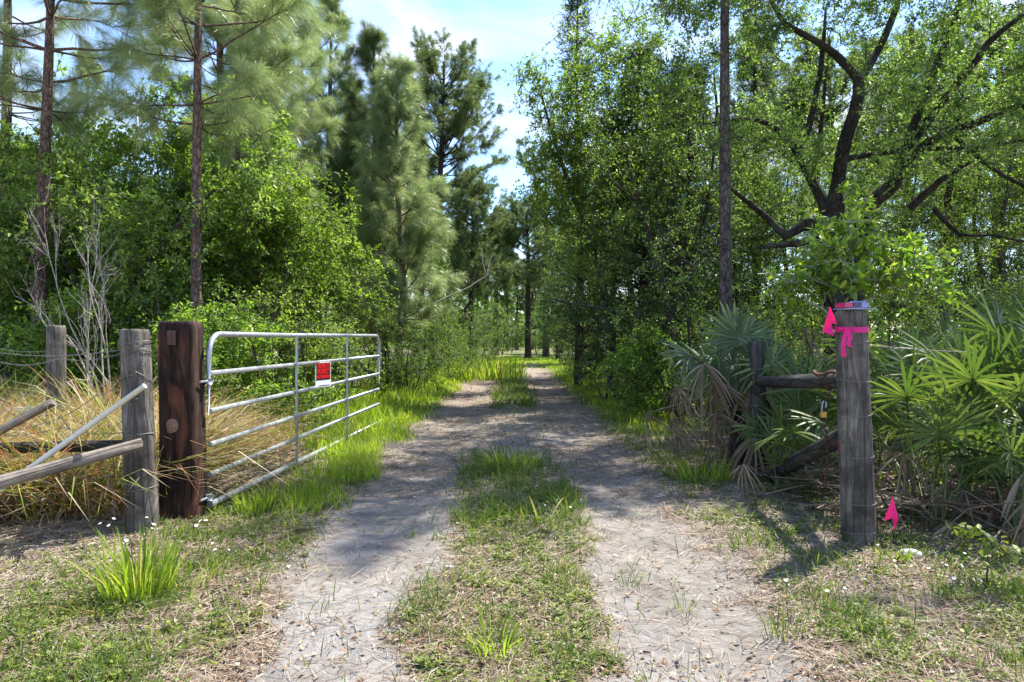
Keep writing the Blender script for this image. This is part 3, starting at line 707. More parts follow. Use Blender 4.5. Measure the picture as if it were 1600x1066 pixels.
# sign hanging on the gate (a thing of its own)
sg = thing('warning_sign', 'red black and white private property sign hung between gate rails', 'sign')
cs = GA+gdir*(GL*.487); ss_w, ss_h = .20, .262
srz = grz+rad(-10-14)
srz = math.atan2(gdir[1], gdir[0])-rad(14)
sg.location = (cs[0]+.034, cs[1], .742+.012); sg.rotation_euler = (0, 0, srz)
def spanel(name, x0, x1, z0, z1, y, mat, par):
    mb = MB(); box(mb, (x0+x1)/2, y, (z0+z1)/2, x1-x0, .0016, z1-z0); return mb.obj(name, M[mat], par)
sw = .285
spanel('backing', -sw/2, sw/2, 0, ss_h, 0, 'white', sg)
spanel('black_panel', -sw/2+.011, sw/2-.011, .074, ss_h-.008, -.0022, 'black', sg)
spanel('black_strip', -sw/2+.02, sw/2-.02, .012, .018, -.0022, 'black', sg)
def text(body, x, z, size, sxs, y, mat, par, name, extr=.0012):
    cu = bpy.data.curves.new(name, 'FONT'); cu.body = body; cu.size = size; cu.align_x = 'CENTER'; cu.align_y = 'CENTER'; cu.extrude = extr; cu.offset = .0035
    o = bpy.data.objects.new(name, cu); col.objects.link(o); dg = bpy.context.evaluated_depsgraph_get()
    me = bpy.data.meshes.new_from_object(o.evaluated_get(dg)); bpy.data.objects.remove(o); me.materials.clear(); me.materials.append(M[mat])
    o = bpy.data.objects.new(name, me); col.objects.link(o); o.parent = par; o.location = (x, y, z); o.rotation_euler = (PI/2, 0, 0); o.scale = (sxs, 1, 1); return o
text('PRIVATE', 0, .218, .072, .86, -.0045, 'red', sg, 'lettering')
text('PROPERTY', 0, .160, .072, .70, -.0045, 'red', sg, 'lettering')
text('NO TRESPASSING', 0, .106, .044, .72, -.0045, 'red', sg, 'lettering')

# ================================================================== POSTS
def post_mesh(h, r0, r1, seed, lean=(0, 0), n=56, rings=40, rough=.05, square=0, cham=.02, bury=.3):
    g = np.random.default_rng(seed); mb = MB()
    th = np.arange(n)*2*PI/n; zz = np.concatenate([np.linspace(-bury, h-cham, rings), [h-cham*.35, h]])
    gr = np.zeros(n)
    for _ in range(9):      # drying checks
        k = g.integers(n); gr[k] += g.uniform(.35, 1.0)
    V = []
    for i, z in enumerate(zz):
        t = np.clip(z/h, 0, 1); r = r0*(1-t)+r1*t
        if i >= rings: r *= (1-.06*(i-rings+1))
        sq = 1.0
        if square: sq = 1/np.maximum(np.abs(np.cos(th)), np.abs(np.sin(th))); sq = np.minimum(sq, 1.27)**square
        nn = fbm(np.cos(th)*2.2+7+seed, np.sin(th)*2.2+z*1.7, seed, 3)-.5
        fine_ = fbm(th*5, np.full(n, z*1.5), seed+3, 2)-.5
        rr = r*sq*(1+rough*2*nn+rough*.9*fine_-.09*gr*(.6+.4*np.sin(z*3+np.arange(n))))
        V.append(np.stack([np.cos(th)*rr+lean[0]*t, np.sin(th)*rr+lean[1]*t, np.full(n, z)+(rough*.12*nn if i >= rings else 0)], 1))
    V = np.concatenate(V); k = len(zz)
    i = np.arange(k-1)[:, None]*n; j = np.arange(n)[None, :]; j2 = (j+1) % n
    f = np.stack([i+j, i+j2, i+n+j2, i+n+j], -1).reshape(-1, 4)
    mb.add(V, [f], True); mb.f.append((np.arange(n)[None, :]+(k-1)*n)); mb.sm.append(np.array([False])); mb.mi.append(np.array([0]))
    return mb
def wire_ring(par, z, r, seed, lean=(0, 0), h=1.4, turns=1, tilt=.03):
    g = np.random.default_rng(seed); a = np.linspace(0, 2*PI*turns, 28*turns+1); mb = MB()
    cx_, cy_ = lean[0]*z/h, lean[1]*z/h
    pts = np.stack([cx_+np.cos(a)*r, cy_+np.sin(a)*r, z+tilt*np.sin(a+g.random()*6)+.006*a/(2*PI)], 1)
    tube(mb, pts, .0022, 5); return mb.obj('wire_wrap', M['wire'], par)
def staple(par, x, y, z):
    mb = MB(); tube(mb, [(x-.012, y+.02, z), (x-.012, y, z), (x+.012, y, z), (x+.012, y+.02, z)], .0018, 5); mb.obj('staple', M['wire'], par)

pa = thing('fence_post', 'round weathered gray fence post wrapped in barbed wire, left of the dark square post', 'fence post', (wx(224, 4.4), 4.4, HZt(wx(224, 4.4), 4.4)))
LA = (-.055, 0); post_mesh(1.30, .098, .088, 11, LA).obj('post_body', M['post_gray'], pa)
for k, (z, tl) in enumerate(((1.20, .02), (1.18, .03), (1.10, .07), (1.02, .06), (.62, .01), (.28, .01))): wire_ring(pa, z, .101-.006*z, k+20, LA, 1.3, 1, tl)
for z in (1.19, .86, .60, .28): staple(pa, .0, -.103, z)
pb = thing('timber_post', 'thick dark creosoted square timber post that the gate hangs on', 'gate post', (wx(287, 4.78), 4.78, HZt(-2.29, 4.78)), rad(4))
post_mesh(1.375, .128, .118, 12, (-.02, 0), 64, 46, .055, 1.0, .03).obj('post_body', M['post_dark'], pb)
g = np.random.default_rng(5); mb = MB()
th = np.arange(14)*2*PI/14; rr = 1+.25*g.random(14)
ring = lambda y, s: np.stack([np.cos(th)*.034*rr*s, np.full(14, y), np.sin(th)*.044*rr*s], 1)
mb.add(np.concatenate([ring(0, 1.06), ring(-.008, .9)]), [np.array([[k, (k+1) % 14, 14+(k+1) % 14, 14+k] for k in range(14)]), (14+np.arange(14))[None, :]], True)
mb.obj('knot', M['knot'], pb, (-.03, -.123, .66))
mb = MB(); box(mb, 0, 0, 0, .058, .012, .10); box(mb, -.012, -.009, .0, .03, .006, .03); box(mb, .0, -.008, .035, .012, .004, .012)
mb.obj('latch_plate', M['hinge'], pb, (-.03, -.128, 1.26))
pc = thing('fence_post', 'short gray fence post standing in the tall dry grass at far left', 'fence post', (wx(88, 6.7), 6.7, HZt(-4.4, 6.7)))
post_mesh(1.36, .086, .082, 13, (.0, 0), 40, 24).obj('post_body', M['post_gray'], pc)
# right side posts
pd = thing('fence_post', 'thick weathered right hand fence post banded with wire, pink tape near its top', 'fence post', (wx(1342, 4.19), 4.19, HZt(2.12, 4.19)))
LD = (-.052, 0); post_mesh(1.42, .100, .088, 21, LD, 64, 44, .055).obj('post_body', M['post_gray'], pd)
for k, z in enumerate((1.22, .99, .78, .52, .25, .07)): wire_ring(pd, z, .1045-.009*z, 30+k, LD, 1.42, 1, .008)
pe = thing('fence_post', 'charred dark fence post beside the palmetto with the brown skirt', 'fence post', (wx(1184, 6.26), 6.26, HZt(2.25, 6.26)))
post_mesh(1.26, .078, .072, 22, (-.005, 0), 48, 30, .06).obj('post_body', M['post_black'], pe)
for k, z in enumerate((1.0, .67, .35)): wire_ring(pe, z, .082, 60+k, (0, 0), 1.2, 1, .01)
pf = thing('fence_post', 'thin black fence post further back along the right verge', 'fence post', (wx(1059, 11.6), 11.6, HZt(2.8, 11.6)))
post_mesh(1.02, .062, .055, 23, (.06, 0), 32, 20, .08).obj('post_body', M['post_black'], pf)
pg = thing('fence_post', 'small dark fence post half hidden beyond the cedar shade', 'fence post', (wx(1022, 16), 16, HZt(3.3, 16)))
post_mesh(1.05, .06, .055, 24, (0, 0), 24, 14, .08).obj('post_body', M['post_black'], pg)

# rails and braces
def log(name, label, cat, a, b_, r0, r1, mat, seed, flat=1.0, wob=.05):
    a = np.array(a, float); b_ = np.array(b_, float); L0 = np.linalg.norm(b_-a); g = np.random.default_rng(seed)
    k = 22; mb = MB(); n = 22; th = np.arange(n)*2*PI/n
    zz = np.linspace(0, L0, k); V = []
    for i, z in enumerate(zz):
        r = r0+(r1-r0)*z/L0; nn = fbm(np.cos(th)*2+seed, np.sin(th)*2+z*1.3, seed, 3)-.5
        rr = r*(1+2*wob*nn)
        bow = .012*math.sin(z*2.1+seed)
        V.append(np.stack([np.cos(th)*rr+bow, np.sin(th)*rr*flat, np.full(n, z)+(nn*.02 if i in (0, k-1) else 0)], 1))
    V = np.concatenate(V); i = np.arange(k-1)[:, None]*n; j = np.arange(n)[None, :]; j2 = (j+1) % n
    mb.add(V, [np.stack([i+j, i+j2, i+n+j2, i+n+j], -1).reshape(-1, 4)], True)
    mb.f += [np.arange(n)[::-1][None, :], np.arange(n)[None, :]+(k-1)*n]; mb.sm += [np.array([False])]*2; mb.mi += [np.array([0])]*2
    o = mb.obj(name, M[mat]); o.location = a; o.rotation_mode = 'QUATERNION'
    o.rotation_quaternion = Vector((b_-a)).to_track_quat('Z', 'Y'); return tag(o, label, cat)
log('brace_pole', 'silver gray brace pole leaning on the round post, lowest of the left rails', 'fence rail', (-2.32, 4.27, .60), (-4.3, 2.15, .06), .040, .055, 'rail', 3, .9)
log('fence_rail', 'dark level rail running left behind the silver gray brace pole', 'fence rail', (-2.47, 4.52, .55), (-5.9, 5.1, .40), .036, .045, 'post_black', 4)
log('split_plank', 'cracked gray split plank sticking up through the dry grass', 'plank', W(84, 632, 4.6), (-4.3, 4.15, .06), .050, .055, 'rail', 5, .55)
mb = MB(); tube(mb, [(-2.215, 4.12, .972), (-2.90, 4.10, .475), (-3.28, 4.09, .20)], .0165, 14)
tag(mb.obj('plastic_pipe', M['pvc']), 'white plastic pipe propped against the round gray post', 'pipe')
log('fence_rail', 'black level log joining the charred post and the thick right post', 'fence rail', (2.25, 6.2, .87), (2.11, 4.28, .99), .050, .055, 'post_black', 6, 1, .1)
log('brace_log', 'charred diagonal log slanting up to the thick right post', 'brace log', (2.28, 6.12, .02), (2.13, 4.3, .66), .062, .056, 'post_black', 7, 1, .1)
# white slatted board lying in the dry grass
wb = thing('slatted_board', 'small faded white slatted board lying in the dry grass', 'board', (wx(14, 6.4), 6.4, .50), .1)
for k in range(4):
    mb = MB(); box(mb, 0, 0, k*.035, .62, .02, .024); mb.obj('slat', M['whiteboard'], wb)
mb = MB(); box(mb, -.25, .022, -.10, .03, .02, .52); box(mb, .25, .022, -.10, .03, .02, .52); mb.obj('support', M['whiteboard'], wb, (0, 0, -.1))
# barbed wires
def barbed(label, pts, seed, sagv=.03, group='barbed wire strands of the fences'):
    g = np.random.default_rng(seed); pts = np.array(pts, float); out = []
    for i in range(len(pts)-1):
        n = max(4, int(np.linalg.norm(pts[i+1]-pts[i])/.02)); t = np.linspace(0, 1, n, endpoint=False)[:, None]
        out.append(pts[i]*(1-t)+pts[i+1]*t-np.array([0, 0, 1])*sagv*np.sin(t*PI))
    P = np.concatenate(out+[pts[-1:]]); mb = MB(); s = np.arange(len(P))*.9
    for ph in (0, PI):
        off = np.stack([np.zeros(len(P)), np.cos(s+ph)*.0022, np.sin(s+ph)*.0022], 1); tube(mb, P+off, .0016, 4)
    idx = np.arange(3, len(P)-1, 6); B = P[idx]
    a = randu(g, len(idx)); slivers(mb, B-a*.016, B+a*.016, .0012, .0008); a = randu(g, len(idx)); slivers(mb, B-a*.016, B+a*.016, .0012, .0008)
    return tag(mb.obj('barbed_wire', M['wire']), label, 'barbed wire', group)
def zpt(px, py, Z): return W(px, py, Z)
barbed('top barbed wire strand tied round the gray post and running left', [zpt(196, 550, 4.32), zpt(0, 556, 4.6), zpt(-400, 566, 5.2)], 1)
barbed('second barbed wire strand sagging just under the top strand on the left', [zpt(200, 553, 4.32), zpt(90, 565, 4.4), zpt(0, 570, 4.5), zpt(-400, 575, 5.0)], 2)
barbed('loose barbed wire slanting down from the gray post into the dry grass', [zpt(232, 566, 4.31), zpt(196, 592, 4.3), zpt(150, 622, 4.5), zpt(60, 668, 4.9), zpt(-100, 700, 5.2)], 3)
barbed('barbed wire strand crossing the dry grass below the white pipe', [zpt(205, 678, 4.3), zpt(100, 672, 4.5), zpt(-50, 683, 4.8), zpt(-400, 690, 5.2)], 4)
barbed('thin barbed wire strand behind at the level of the far left post', [zpt(92, 550, 6.6), zpt(0, 549, 6.9), zpt(-300, 546, 7.6)], 5)
barbed('lowest barbed wire strand near the straw at the left post foot', [zpt(205, 738, 4.32), zpt(90, 752, 4.5), zpt(-100, 760, 4.8)], 6)
RP = lambda z: (2.16, 4.20, z)
barbed('upper barbed wire strand running right from the thick right post', [RP(1.22), (4.2, 5.4, 1.17), (6.5, 6.2, 1.19)], 11)
for k, z in enumerate((1.0, .67, .35)):
    barbed(['top', 'middle', 'bottom'][k]+' barbed wire strand going back from the charred post to the thin black post', [(2.24, 6.3, z), (2.5, 8.9, z-.03), (2.86, 11.5, z-.08)], 20+k, .05)
barbed('barbed wire between the charred post and the thick right post', [(2.24, 6.2, .35), (2.10, 4.29, .37)], 29)
# plastic cap, tape, flags, chain, padlock
cap = thing('plastic_container', 'clear blue tinted plastic container sitting on top of the thick right post', 'plastic container', (wx(1342, 4.19)-.045, 4.17, HZt(2.12, 4.19)+1.424), rad(8))
mb = MB(); box(mb, .010, 0, .005, .20, .13, .006); mb.obj('tray', M['plastic'], cap)
mb = MB(); box(mb, 0, .002, .028, .13, .105, .030); tube(mb, [(.03, 0, .012), (.03, 0, .05)], .045, 16); mb.obj('dome', M['plastic'], cap)
mb = MB(); box(mb, -.068, -.01, .026, .052, .10, .028); mb.obj('red_insert', M['plastic_red'], cap)
mb = MB(); box(mb, -.012, -.056, .030, .05, .012, .026); mb.obj('dark_insert', M['plastic_dark'], cap)
def ribbon(mb, pts, wv, r=None):
    P = np.array(pts, float); wv = np.asarray(wv, float)
    wv = wv if wv.ndim == 2 else np.repeat(wv[None, :], len(P), 0)
    V = np.concatenate([P-wv/2, P+wv/2]); k = len(P)
    mb.add(V, [np.array([[i, i+1, k+i+1, k+i] for i in range(k-1)])], True)
def pinkobj(mb, name, par=None, loc=None):
    o = mb.obj(name, M['pink'], par, loc); a = o.data.attributes.new('rnd', 'FLOAT', 'FACE'); a.data.foreach_set('value', np.random.default_rng(1).random(len(o.data.polygons)).astype(np.float32)); return o
x0 = wx(1342, 4.19)-.045; zb = HZt(2.12, 4.19)
tp = thing('marker_ribbon', 'pink survey ribbon tied round the thick right post with hanging tails', 'ribbon', (x0, 4.19, zb+1.305))
mb = MB(); a = np.linspace(0, 2*PI, 33); ribbon(mb, np.stack([np.cos(a)*.095, np.sin(a)*.095, .004*np.sin(a)], 1), (0, 0, .034)); pinkobj(mb, 'band', tp)
for tail in ([(-.07, -.095, 0), (-.062, -.108, -.05), (-.072, -.105, -.09), (-.058, -.108, -.105)], [(-.075, -.093, -.005), (-.094, -.103, -.05), (-.10, -.1, -.1), (-.092, -.098, -.165)]):
    mb = MB(); ribbon(mb, tail, (.024, -.006, 0)); pinkobj(mb, 'tail', tp)
mb = MB(); tube(mb, [(-.098, -.05, .0), (-.06, -.095, .004), (-.05, -.1, -.012)], .01, 8); pinkobj(mb, 'tie_knot', tp)
fl1 = thing('marker_flag', 'pink survey flag sticking out at the top of the thick right post', 'flag', (x0-.125, 4.11, zb+1.335))
def flagmesh(mb, P):
    P = np.array(P, float); V = np.concatenate([P+[0, -.001, 0], P+[0, .001, 0]]); n = len(P)
    mb.add(V, [np.array([[0, 1, 4], [1, 2, 4], [2, 3, 4]]), np.array([[n+1, n, n+4], [n+2, n+1, n+4], [n+3, n+2, n+4]])], False)
mb = MB(); flagmesh(mb, [(0, 0, -.0), (-.052, -.015, .105), (-.085, .01, -.045), (-.03, -.02, -.072), (-.03, .012, .005)]); pinkobj(mb, 'cloth', fl1)
mb = MB(); tube(mb, [(.01, .03, .01), (-.055, .0, .108)], .0016, 5); mb.obj('stake', M['wire'], fl1)
fx, fy = wx(1392, 4.0), 4.0
fl2 = thing('marker_flag', 'pink survey flag on a wire stake beside the foot of the right post', 'flag', (fx, fy, HZt(fx, fy)))
mb = MB(); flagmesh(mb, [(-.040, 0, .19), (.004, -.012, .33), (.046, .005, .20), (.012, -.015, .135), (.0, -.02, .21)]); pinkobj(mb, 'cloth', fl2)
mb = MB(); tube(mb, [(.01, .004, -.05), (.004, 0, .15), (.004, 0, .33)], .0018, 5); mb.obj('stake', M['wire'], fl2)
mb = MB(); ribbon(mb, [(0, 0, 0), (.003, -.005, -.04), (-.004, 0, -.075)], (.02, 0, 0)); o = pinkobj(mb, 'ribbon_scrap', loc=W(1311, 692, 4.28)); tag(o, 'short pink ribbon scrap hanging left of the right post at knee height', 'ribbon')
ch = thing('rusty_chain', 'rusty chain hanging from the black log left of the thick right post', 'chain', W(1291, 592, 4.5))
mb = MB()
for k in range(22):
    a = np.linspace(0, 2*PI, 13); z = -k*.034
    ex = np.cos(a)*.011; ez = np.sin(a)*.022
    pts = np.stack([ex, 0*a, ez+z], 1) if k % 2 else np.stack([0*a, ex, ez+z], 1); pts[:, 0] += .008*math.sin(k*.5); tube(mb, pts, .0045, 5, False)
mb.obj('chain_links', M['rust'], ch)
mb = MB(); a = np.linspace(0, 2*PI, 25); tube(mb, np.stack([.075*np.cos(a), .075*np.sin(a), .012*np.sin(3*a)], 1), .011, 6, False); mb.obj('loop', M['rust'], ch, (.0, 0, .02))
pl = thing('padlock', 'open brass padlock with long steel shackle hooked on the rusty chain', 'padlock', W(1286, 652, 4.46), .3)
mb = MB(); box(mb, 0, 0, 0, .040, .018, .036); mb.obj('lock_body', M['brass'], pl)
mb = MB(); tube(mb, [(-.012, 0, .018), (-.006, 0, .07), (.004, 0, .088), (.018, 0, .088), (.026, 0, .07), (.022, 0, .045)], .0038, 7); mb.obj('shackle', M['dull'], pl)
# rocks
def rock(label, px, Z, s, seed):
    g = np.random.default_rng(seed); mb = MB(); n, k = 14, 8; V = []
    for i in range(k):
        ph = PI*i/(k-1)*.98+.02
        for j in range(n):
            t = 2*PI*j/n; r = 1+.35*(float(vnoise(math.cos(t)*1.7+seed, math.sin(t)*1.7+ph*1.3, seed))-.5)
            V.append([math.cos(t)*math.sin(ph)*r*s[0], math.sin(t)*math.sin(ph)*r*s[1], math.cos(ph)*r*s[2]])
    mb.add(V, [np.array([[i*n+j, i*n+(j+1) % n, (i+1)*n+(j+1) % n, (i+1)*n+j] for i in range(k-1) for j in range(n)])], True)
    x = wx(px, Z); tag(mb.obj('rock', M['rock'], None, (x, Z, HZt(x, Z)+s[2]*.25)), label, 'rock')
rock('pale flat rock at the foot of the thick right post', 1422, 3.9, (.075, .045, .035), 3)
rock('small white stone in the lower right weeds', 1447, 2.85, (.028, .02, .014), 5)
rock('small white stone lying on the near hump', 702, 3.75, (.028, .02, .012), 6)
# daisies
def daisy_mesh(seed):
    g = np.random.default_rng(seed)
    mbs = MB(); hh = .16; tube(mbs, [(0, 0, 0), (.008, .004, hh*.5), (0, 0, hh)], .0012, 4)
    st = mbs
    mbp = MB(); n = 12
    for k in range(n):
        a = 2*PI*k/n; d = np.array([math.cos(a), math.sin(a), .12]); s = np.array([-math.sin(a), math.cos(a), 0])*.0028
        c_ = np.array([0, 0, hh]); mbp.add([c_+d*.002-s*.5, c_+d*.002+s*.5, c_+d*.012+s, c_+d*.012-s], [[[0, 1, 2, 3]]], False)
    mby = MB(); tube(mby, [(0, 0, hh-.002), (0, 0, hh+.0025)], .0035, 8)
    return st, mbp, mby
a_, b__, c__ = daisy_mesh(1)
d0 = thing('daisy', 'small white wild daisy at the foot of the gate posts', 'daisy', (-2.2, 4.1, 0), 0, 'daisies by the left posts')
a_.obj('stem', M['weed'], d0); b__.obj('petals', M['daisy'], d0); c__.obj('flower_centre', M['yolk'], d0)
at_ = d0.children[0].data.attributes.new('rnd', 'FLOAT', 'FACE')
g = np.random.default_rng(9); first = True
spots = []
for k in range(30):
    px = g.uniform(165, 345); Zd = 4.45-.0022*abs(px-250)-g.random()*.5; spots.append((px, Zd, 0))
for k in range(22): spots.append((g.uniform(1225, 1420), g.uniform(3.1, 4.0), 1))
for k in range(14): spots.append((g.uniform(790, 900), g.uniform(4.3, 5.4), 2))
for k in range(10): spots.append((g.uniform(1450, 1560), g.uniform(3.3, 3.7), 1))
lbl = ['small white wild daisy at the foot of the gate posts', 'small white wild daisy in the weeds in front of the right post', 'small white wild daisy in the grass of the hump']
grp = ['daisies by the left posts', 'daisies by the right post', 'daisies on the hump']
for (px, Zd, w_) in spots:
    x = wx(px, Zd); s = g.uniform(.5, 1.0)*(1 if w_ == 0 else .75); loc = (x, Zd, HZt(x, Zd)-.01)
    if first: o = d0; o.location = loc; first = False
    else: o = dup(d0, loc, g.random()*6, s, lbl[w_], grp[w_], tilt=g.uniform(.1, .8))

# ================================================================== PALMETTOS
def frond_meshes(seed, mat, dead=False, hub=.78, bl=.46, n=20, spread=235, lean=.35, droop=.12, w=.026):
    g = np.random.default_rng(seed); mbp = MB()
    tip = np.array([lean*hub*1.0, 0, hub]); mid = np.array([lean*hub*.3, 0, hub*.55])
    tube(mbp, [(0, 0, 0), mid, tip], [.010, .007, .006], 6)
    ax = unit(np.array([lean*1.3, 0, 1.0])) if not dead else unit(np.array([.7, 0, -.9]))
    side = np.array([0, 1., 0]); nrm = unit(np.cross(side, ax))   # plane normal
    V = []; F4 = []; rr = []; c_ = 0
    for k in range(n):
        a = rad(-spread/2+spread*k/(n-1))+g.normal(0, .03)*(3 if dead else 1)
        d = ax*math.cos(a)+side*math.sin(a)+nrm*g.normal(0, .10 if not dead else .35)+nrm*.18*abs(math.sin(a)); d = unit(d)
        L0 = bl*(1-.28*(abs(a)/rad(spread/2))**2)*g.uniform(.88, 1.06); s = unit(np.cross(d, nrm))
        ts = [.0, .25, .55, .82, 1.0]; ws = [.16, .75, 1.0, .62, .04]
        dr = droop*g.uniform(.4, 1.8)*(1+.5*abs(math.sin(a)))
        cv = g.random()
        for i, (t, wi) in enumerate(zip(ts, ws)):
            pc_ = tip+d*L0*t+np.array([0, 0, -1])*dr*L0*t**2.4
            V += [pc_-s*w*wi*.5+nrm*w*wi*.22, pc_, pc_+s*w*wi*.5+nrm*w*wi*.22]
        for i in range(4):
            b0 = c_+i*3; F4 += [[b0, b0+1, b0+4, b0+3], [b0+1, b0+2, b0+5, b0+4]]; rr += [cv*.8+.1*g.random()]*2
        c_ += 15
    me = mesh_np('fan', np.array(V), [np.array(F4)], [M[mat]], {'rnd': rr})
    mp_ = mbp.mesh('petiole', [M[mat]]); at = mp_.attributes.new('rnd', 'FLOAT', 'FACE'); at.data.foreach_set('value', np.full(len(mp_.polygons), .7, np.float32))
    return me, mp_
FR = {}
for k in range(5):
    FR['g', k] = frond_meshes(100+k, 'palm', hub=.6+.11*k, bl=.40+.03*(k % 3), n=18+k % 3*2, lean=[.35, .6, .2, .9, .5][k], droop=[.1, .2, .08, .25, .15][k])
    FR['b', k] = frond_meshes(130+k, 'palm_blue', hub=.22+.07*k, bl=.39, n=22, lean=[.45, .7, .2, .55, .3][k], droop=[.12, .25, .1, .2, .15][k])
    FR['d', k] = frond_meshes(160+k, 'palm_dead', True, hub=.25+.12*k, bl=.36, n=14, spread=150, lean=[.9, 1.4, .7, 1.1, 1.3][k], droop=.5, w=.02)
def palmetto(label, px, Z, kind, nf, nd_, sc_=1.0, seed=0, stem=0, facing=None):
    x = wx(px, Z); g = np.random.default_rng(seed+500)
    t = thing('palmetto', label, 'palmetto', (x, Z, HZt(x, Z)-.02), 0, 'saw palmettos along the right fence')
    if stem:
        mb = MB(); tube(mb, [(0, 0, -.1), (.02, 0, stem*.5), (.0, 0, stem)], [.09, .08, .07], 12, True, .25); mb.obj('trunk', M['bark_dark'], t)
    for k in range(nf+nd_):
        dead = k >= nf; key = ('d' if dead else kind, int(g.integers(5))); fan, pet = FR[key]
        o = link('frond', pet, t, (g.normal(0, .04), g.normal(0, .04), stem*(1 if not dead else g.uniform(.55, 1.0))))
        az = 2*PI*k/max(nf, 1)*1.618+g.normal(0, .3)
        o.rotation_euler = (g.normal(0, .12), (g.normal(.0, .22) if not dead else g.uniform(.1, .8)), az); s = sc_*g.uniform(.85, 1.15); o.scale = (s, s, s)
        link('fan', fan, o)
    return t
palmetto('blue green palmetto with a shaggy brown skirt, beside the charred post', 1150, 6.75, 'b', 15, 10, 1.05, 1, .72)
palmetto('palmetto with wilted brown fronds drooping over the charred post', 1195, 6.75, 'd', 5, 7, 1.05, 2, .75)
palmetto('palmetto squeezed between the charred post and the thick right post', 1262, 5.9, 'g', 9, 3, .9, 3)
palmetto('tall palmetto behind the black level log', 1240, 7.6, 'g', 9, 3, 1.1, 4)
palmetto('palmetto with stiff upright fans just right of the thick post', 1430, 5.2, 'g', 11, 4, .95, 5)
palmetto('large palmetto with wide flat fans near the right edge', 1508, 5.0, 'g', 12, 5, 1.05, 6)
palmetto('palmetto at the right edge with bright sunlit fans', 1585, 5.3, 'g', 12, 5, 1.12, 7)
palmetto('palmetto directly behind the thick right post', 1370, 6.3, 'g', 10, 4, 1.05, 8)
palmetto('palmetto behind the wide flat fans at right', 1530, 6.6, 'g', 11, 4, 1.15, 9)
palmetto('low palmetto with dead thatch above the shaded soil at right', 1470, 4.55, 'g', 7, 10, .72, 10)
palmetto('low palmetto at the lower right edge over brown thatch', 1590, 4.35, 'g', 8, 10, .75, 11)
palmetto('palmetto partly cut by the right edge of the view', 1660, 4.9, 'g', 11, 4, 1.05, 12)
palmetto('palmetto in the back row above the pink flag', 1450, 7.6, 'g', 9, 3, 1.15, 13)
palmetto('palmetto in the back row near the right edge', 1610, 7.8, 'g', 9, 3, 1.2, 14)
palmetto('small palmetto behind the brown skirt on the verge', 1105, 8.3, 'g', 8, 2, .9, 15)
palmetto('small palmetto tucked under the black level log', 1225, 5.7, 'g', 6, 3, .62, 16)
palmetto('palmetto beyond the left dry grass under the trees', 20, 10.5, 'g', 8, 2, 1.0, 17)
# dead thatch litter under palmettos
rgt = np.random.default_rng(15)
x, y = scatter(rgt, 7000, 1.9, 6.5, 4.1, 8.5, lambda x, y: ss(1.95, 2.6, x+(y-4.2)*.02)*ss(4.25, 4.7, y+.0*x)*.9, 1.1)
v, f = straws(rgt, x, y, .15+.4*rgt.random(len(x)), .006+.014*rgt.random(len(x)), .22); r = rgt.random(len(x))
tag(link('palmetto_litter', mesh_np('palmetto_litter', v, [f], [M['palm_dead']], {'rnd': np.concatenate([r, r])})), 'brown dead palmetto thatch littering the shaded soil at right', 'litter', kind='stuff')

# ================================================================== TREES
bt = lambda *a, **k: make_broad(*a, **k)
def xyl(px, Z): x = wx(px, Z); return (x, Z, HZt(x, Z)-.03)
# --- broadleaf trees at left
A = bt('broadleaf_tree', 'bright leafy tree with a leaning trunk behind the bare pale shrub', 'tree',
       [(.3, 0, 3.0, 1.9, 1.4, 1.5), (1.3, 0, 4.0, 1.4, 1.2, 1.1), (-1.2, .2, 2.6, 1.3, 1.2, 1.3), (.2, -.2, 1.4, 1.6, 1.2, 1.0), (2.0, .2, 4.9, .7, .6, .6), (-1.7, 0, 4.0, .8, .7, .6)], 560, 7, 13, .078, .034,
       [([(-.6, 0, 0), (-.25, 0, 1.3), (.55, 0, 2.7), (1.5, 0, 3.7)], [.10, .085, .06, .02]), ([(-.25, 0, 1.3), (-.9, .1, 2.4), (-1.4, .2, 3.2)], [.06, .04, .015])], 1, 'leaf_mid', 'bark_gray', big=True, loc=xyl(190, 11), tint=.15)
B = bt('broadleaf_tree', 'tallest bright leafy tree on the left, its crown below the pine needles', 'tree',
       [(0, 0, 4.6, 1.3, 1.2, 1.3), (.2, 0, 3.0, 1.9, 1.6, 1.4), (-.2, 0, 1.6, 1.9, 1.5, 1.1), (.9, 0, 3.8, 1.2, 1.0, 1.0), (-.1, 0, 6.0, .55, .5, .8), (-1.5, 0, 4.6, .7, .6, .7), (1.7, 0, 4.8, .6, .6, .5)], 640, 7, 13, .075, .033,
       [([(0, 0, 0), (.1, 0, 1.5), (-.05, 0, 3.2), (.15, 0, 5.2)], [.10, .08, .05, .012])], 2, 'leaf_bright', 'bark_gray', big=True, loc=xyl(285, 12.2))
Cc = bt('broadleaf_tree', 'bright leafy tree with a rounded crown left of the tall spiky pine', 'tree',
       [(0, 0, 3.4, 1.6, 1.3, 1.1), (.3, 0, 2.2, 1.8, 1.4, 1.2), (-.6, 0, 2.8, 1.2, 1.1, 1.0), (.2, -.2, 1.0, 1.6, 1.3, .9)], 520, 7, 13, .07, .031,
       [([(0, 0, 0), (-.1, 0, 1.3), (.2, 0, 2.6), (.1, 0, 3.9)], [.08, .06, .04, .012])], 3, 'leaf_yellow', 'bark_gray', big=True, loc=xyl(430, 12.5), tint=-.08)
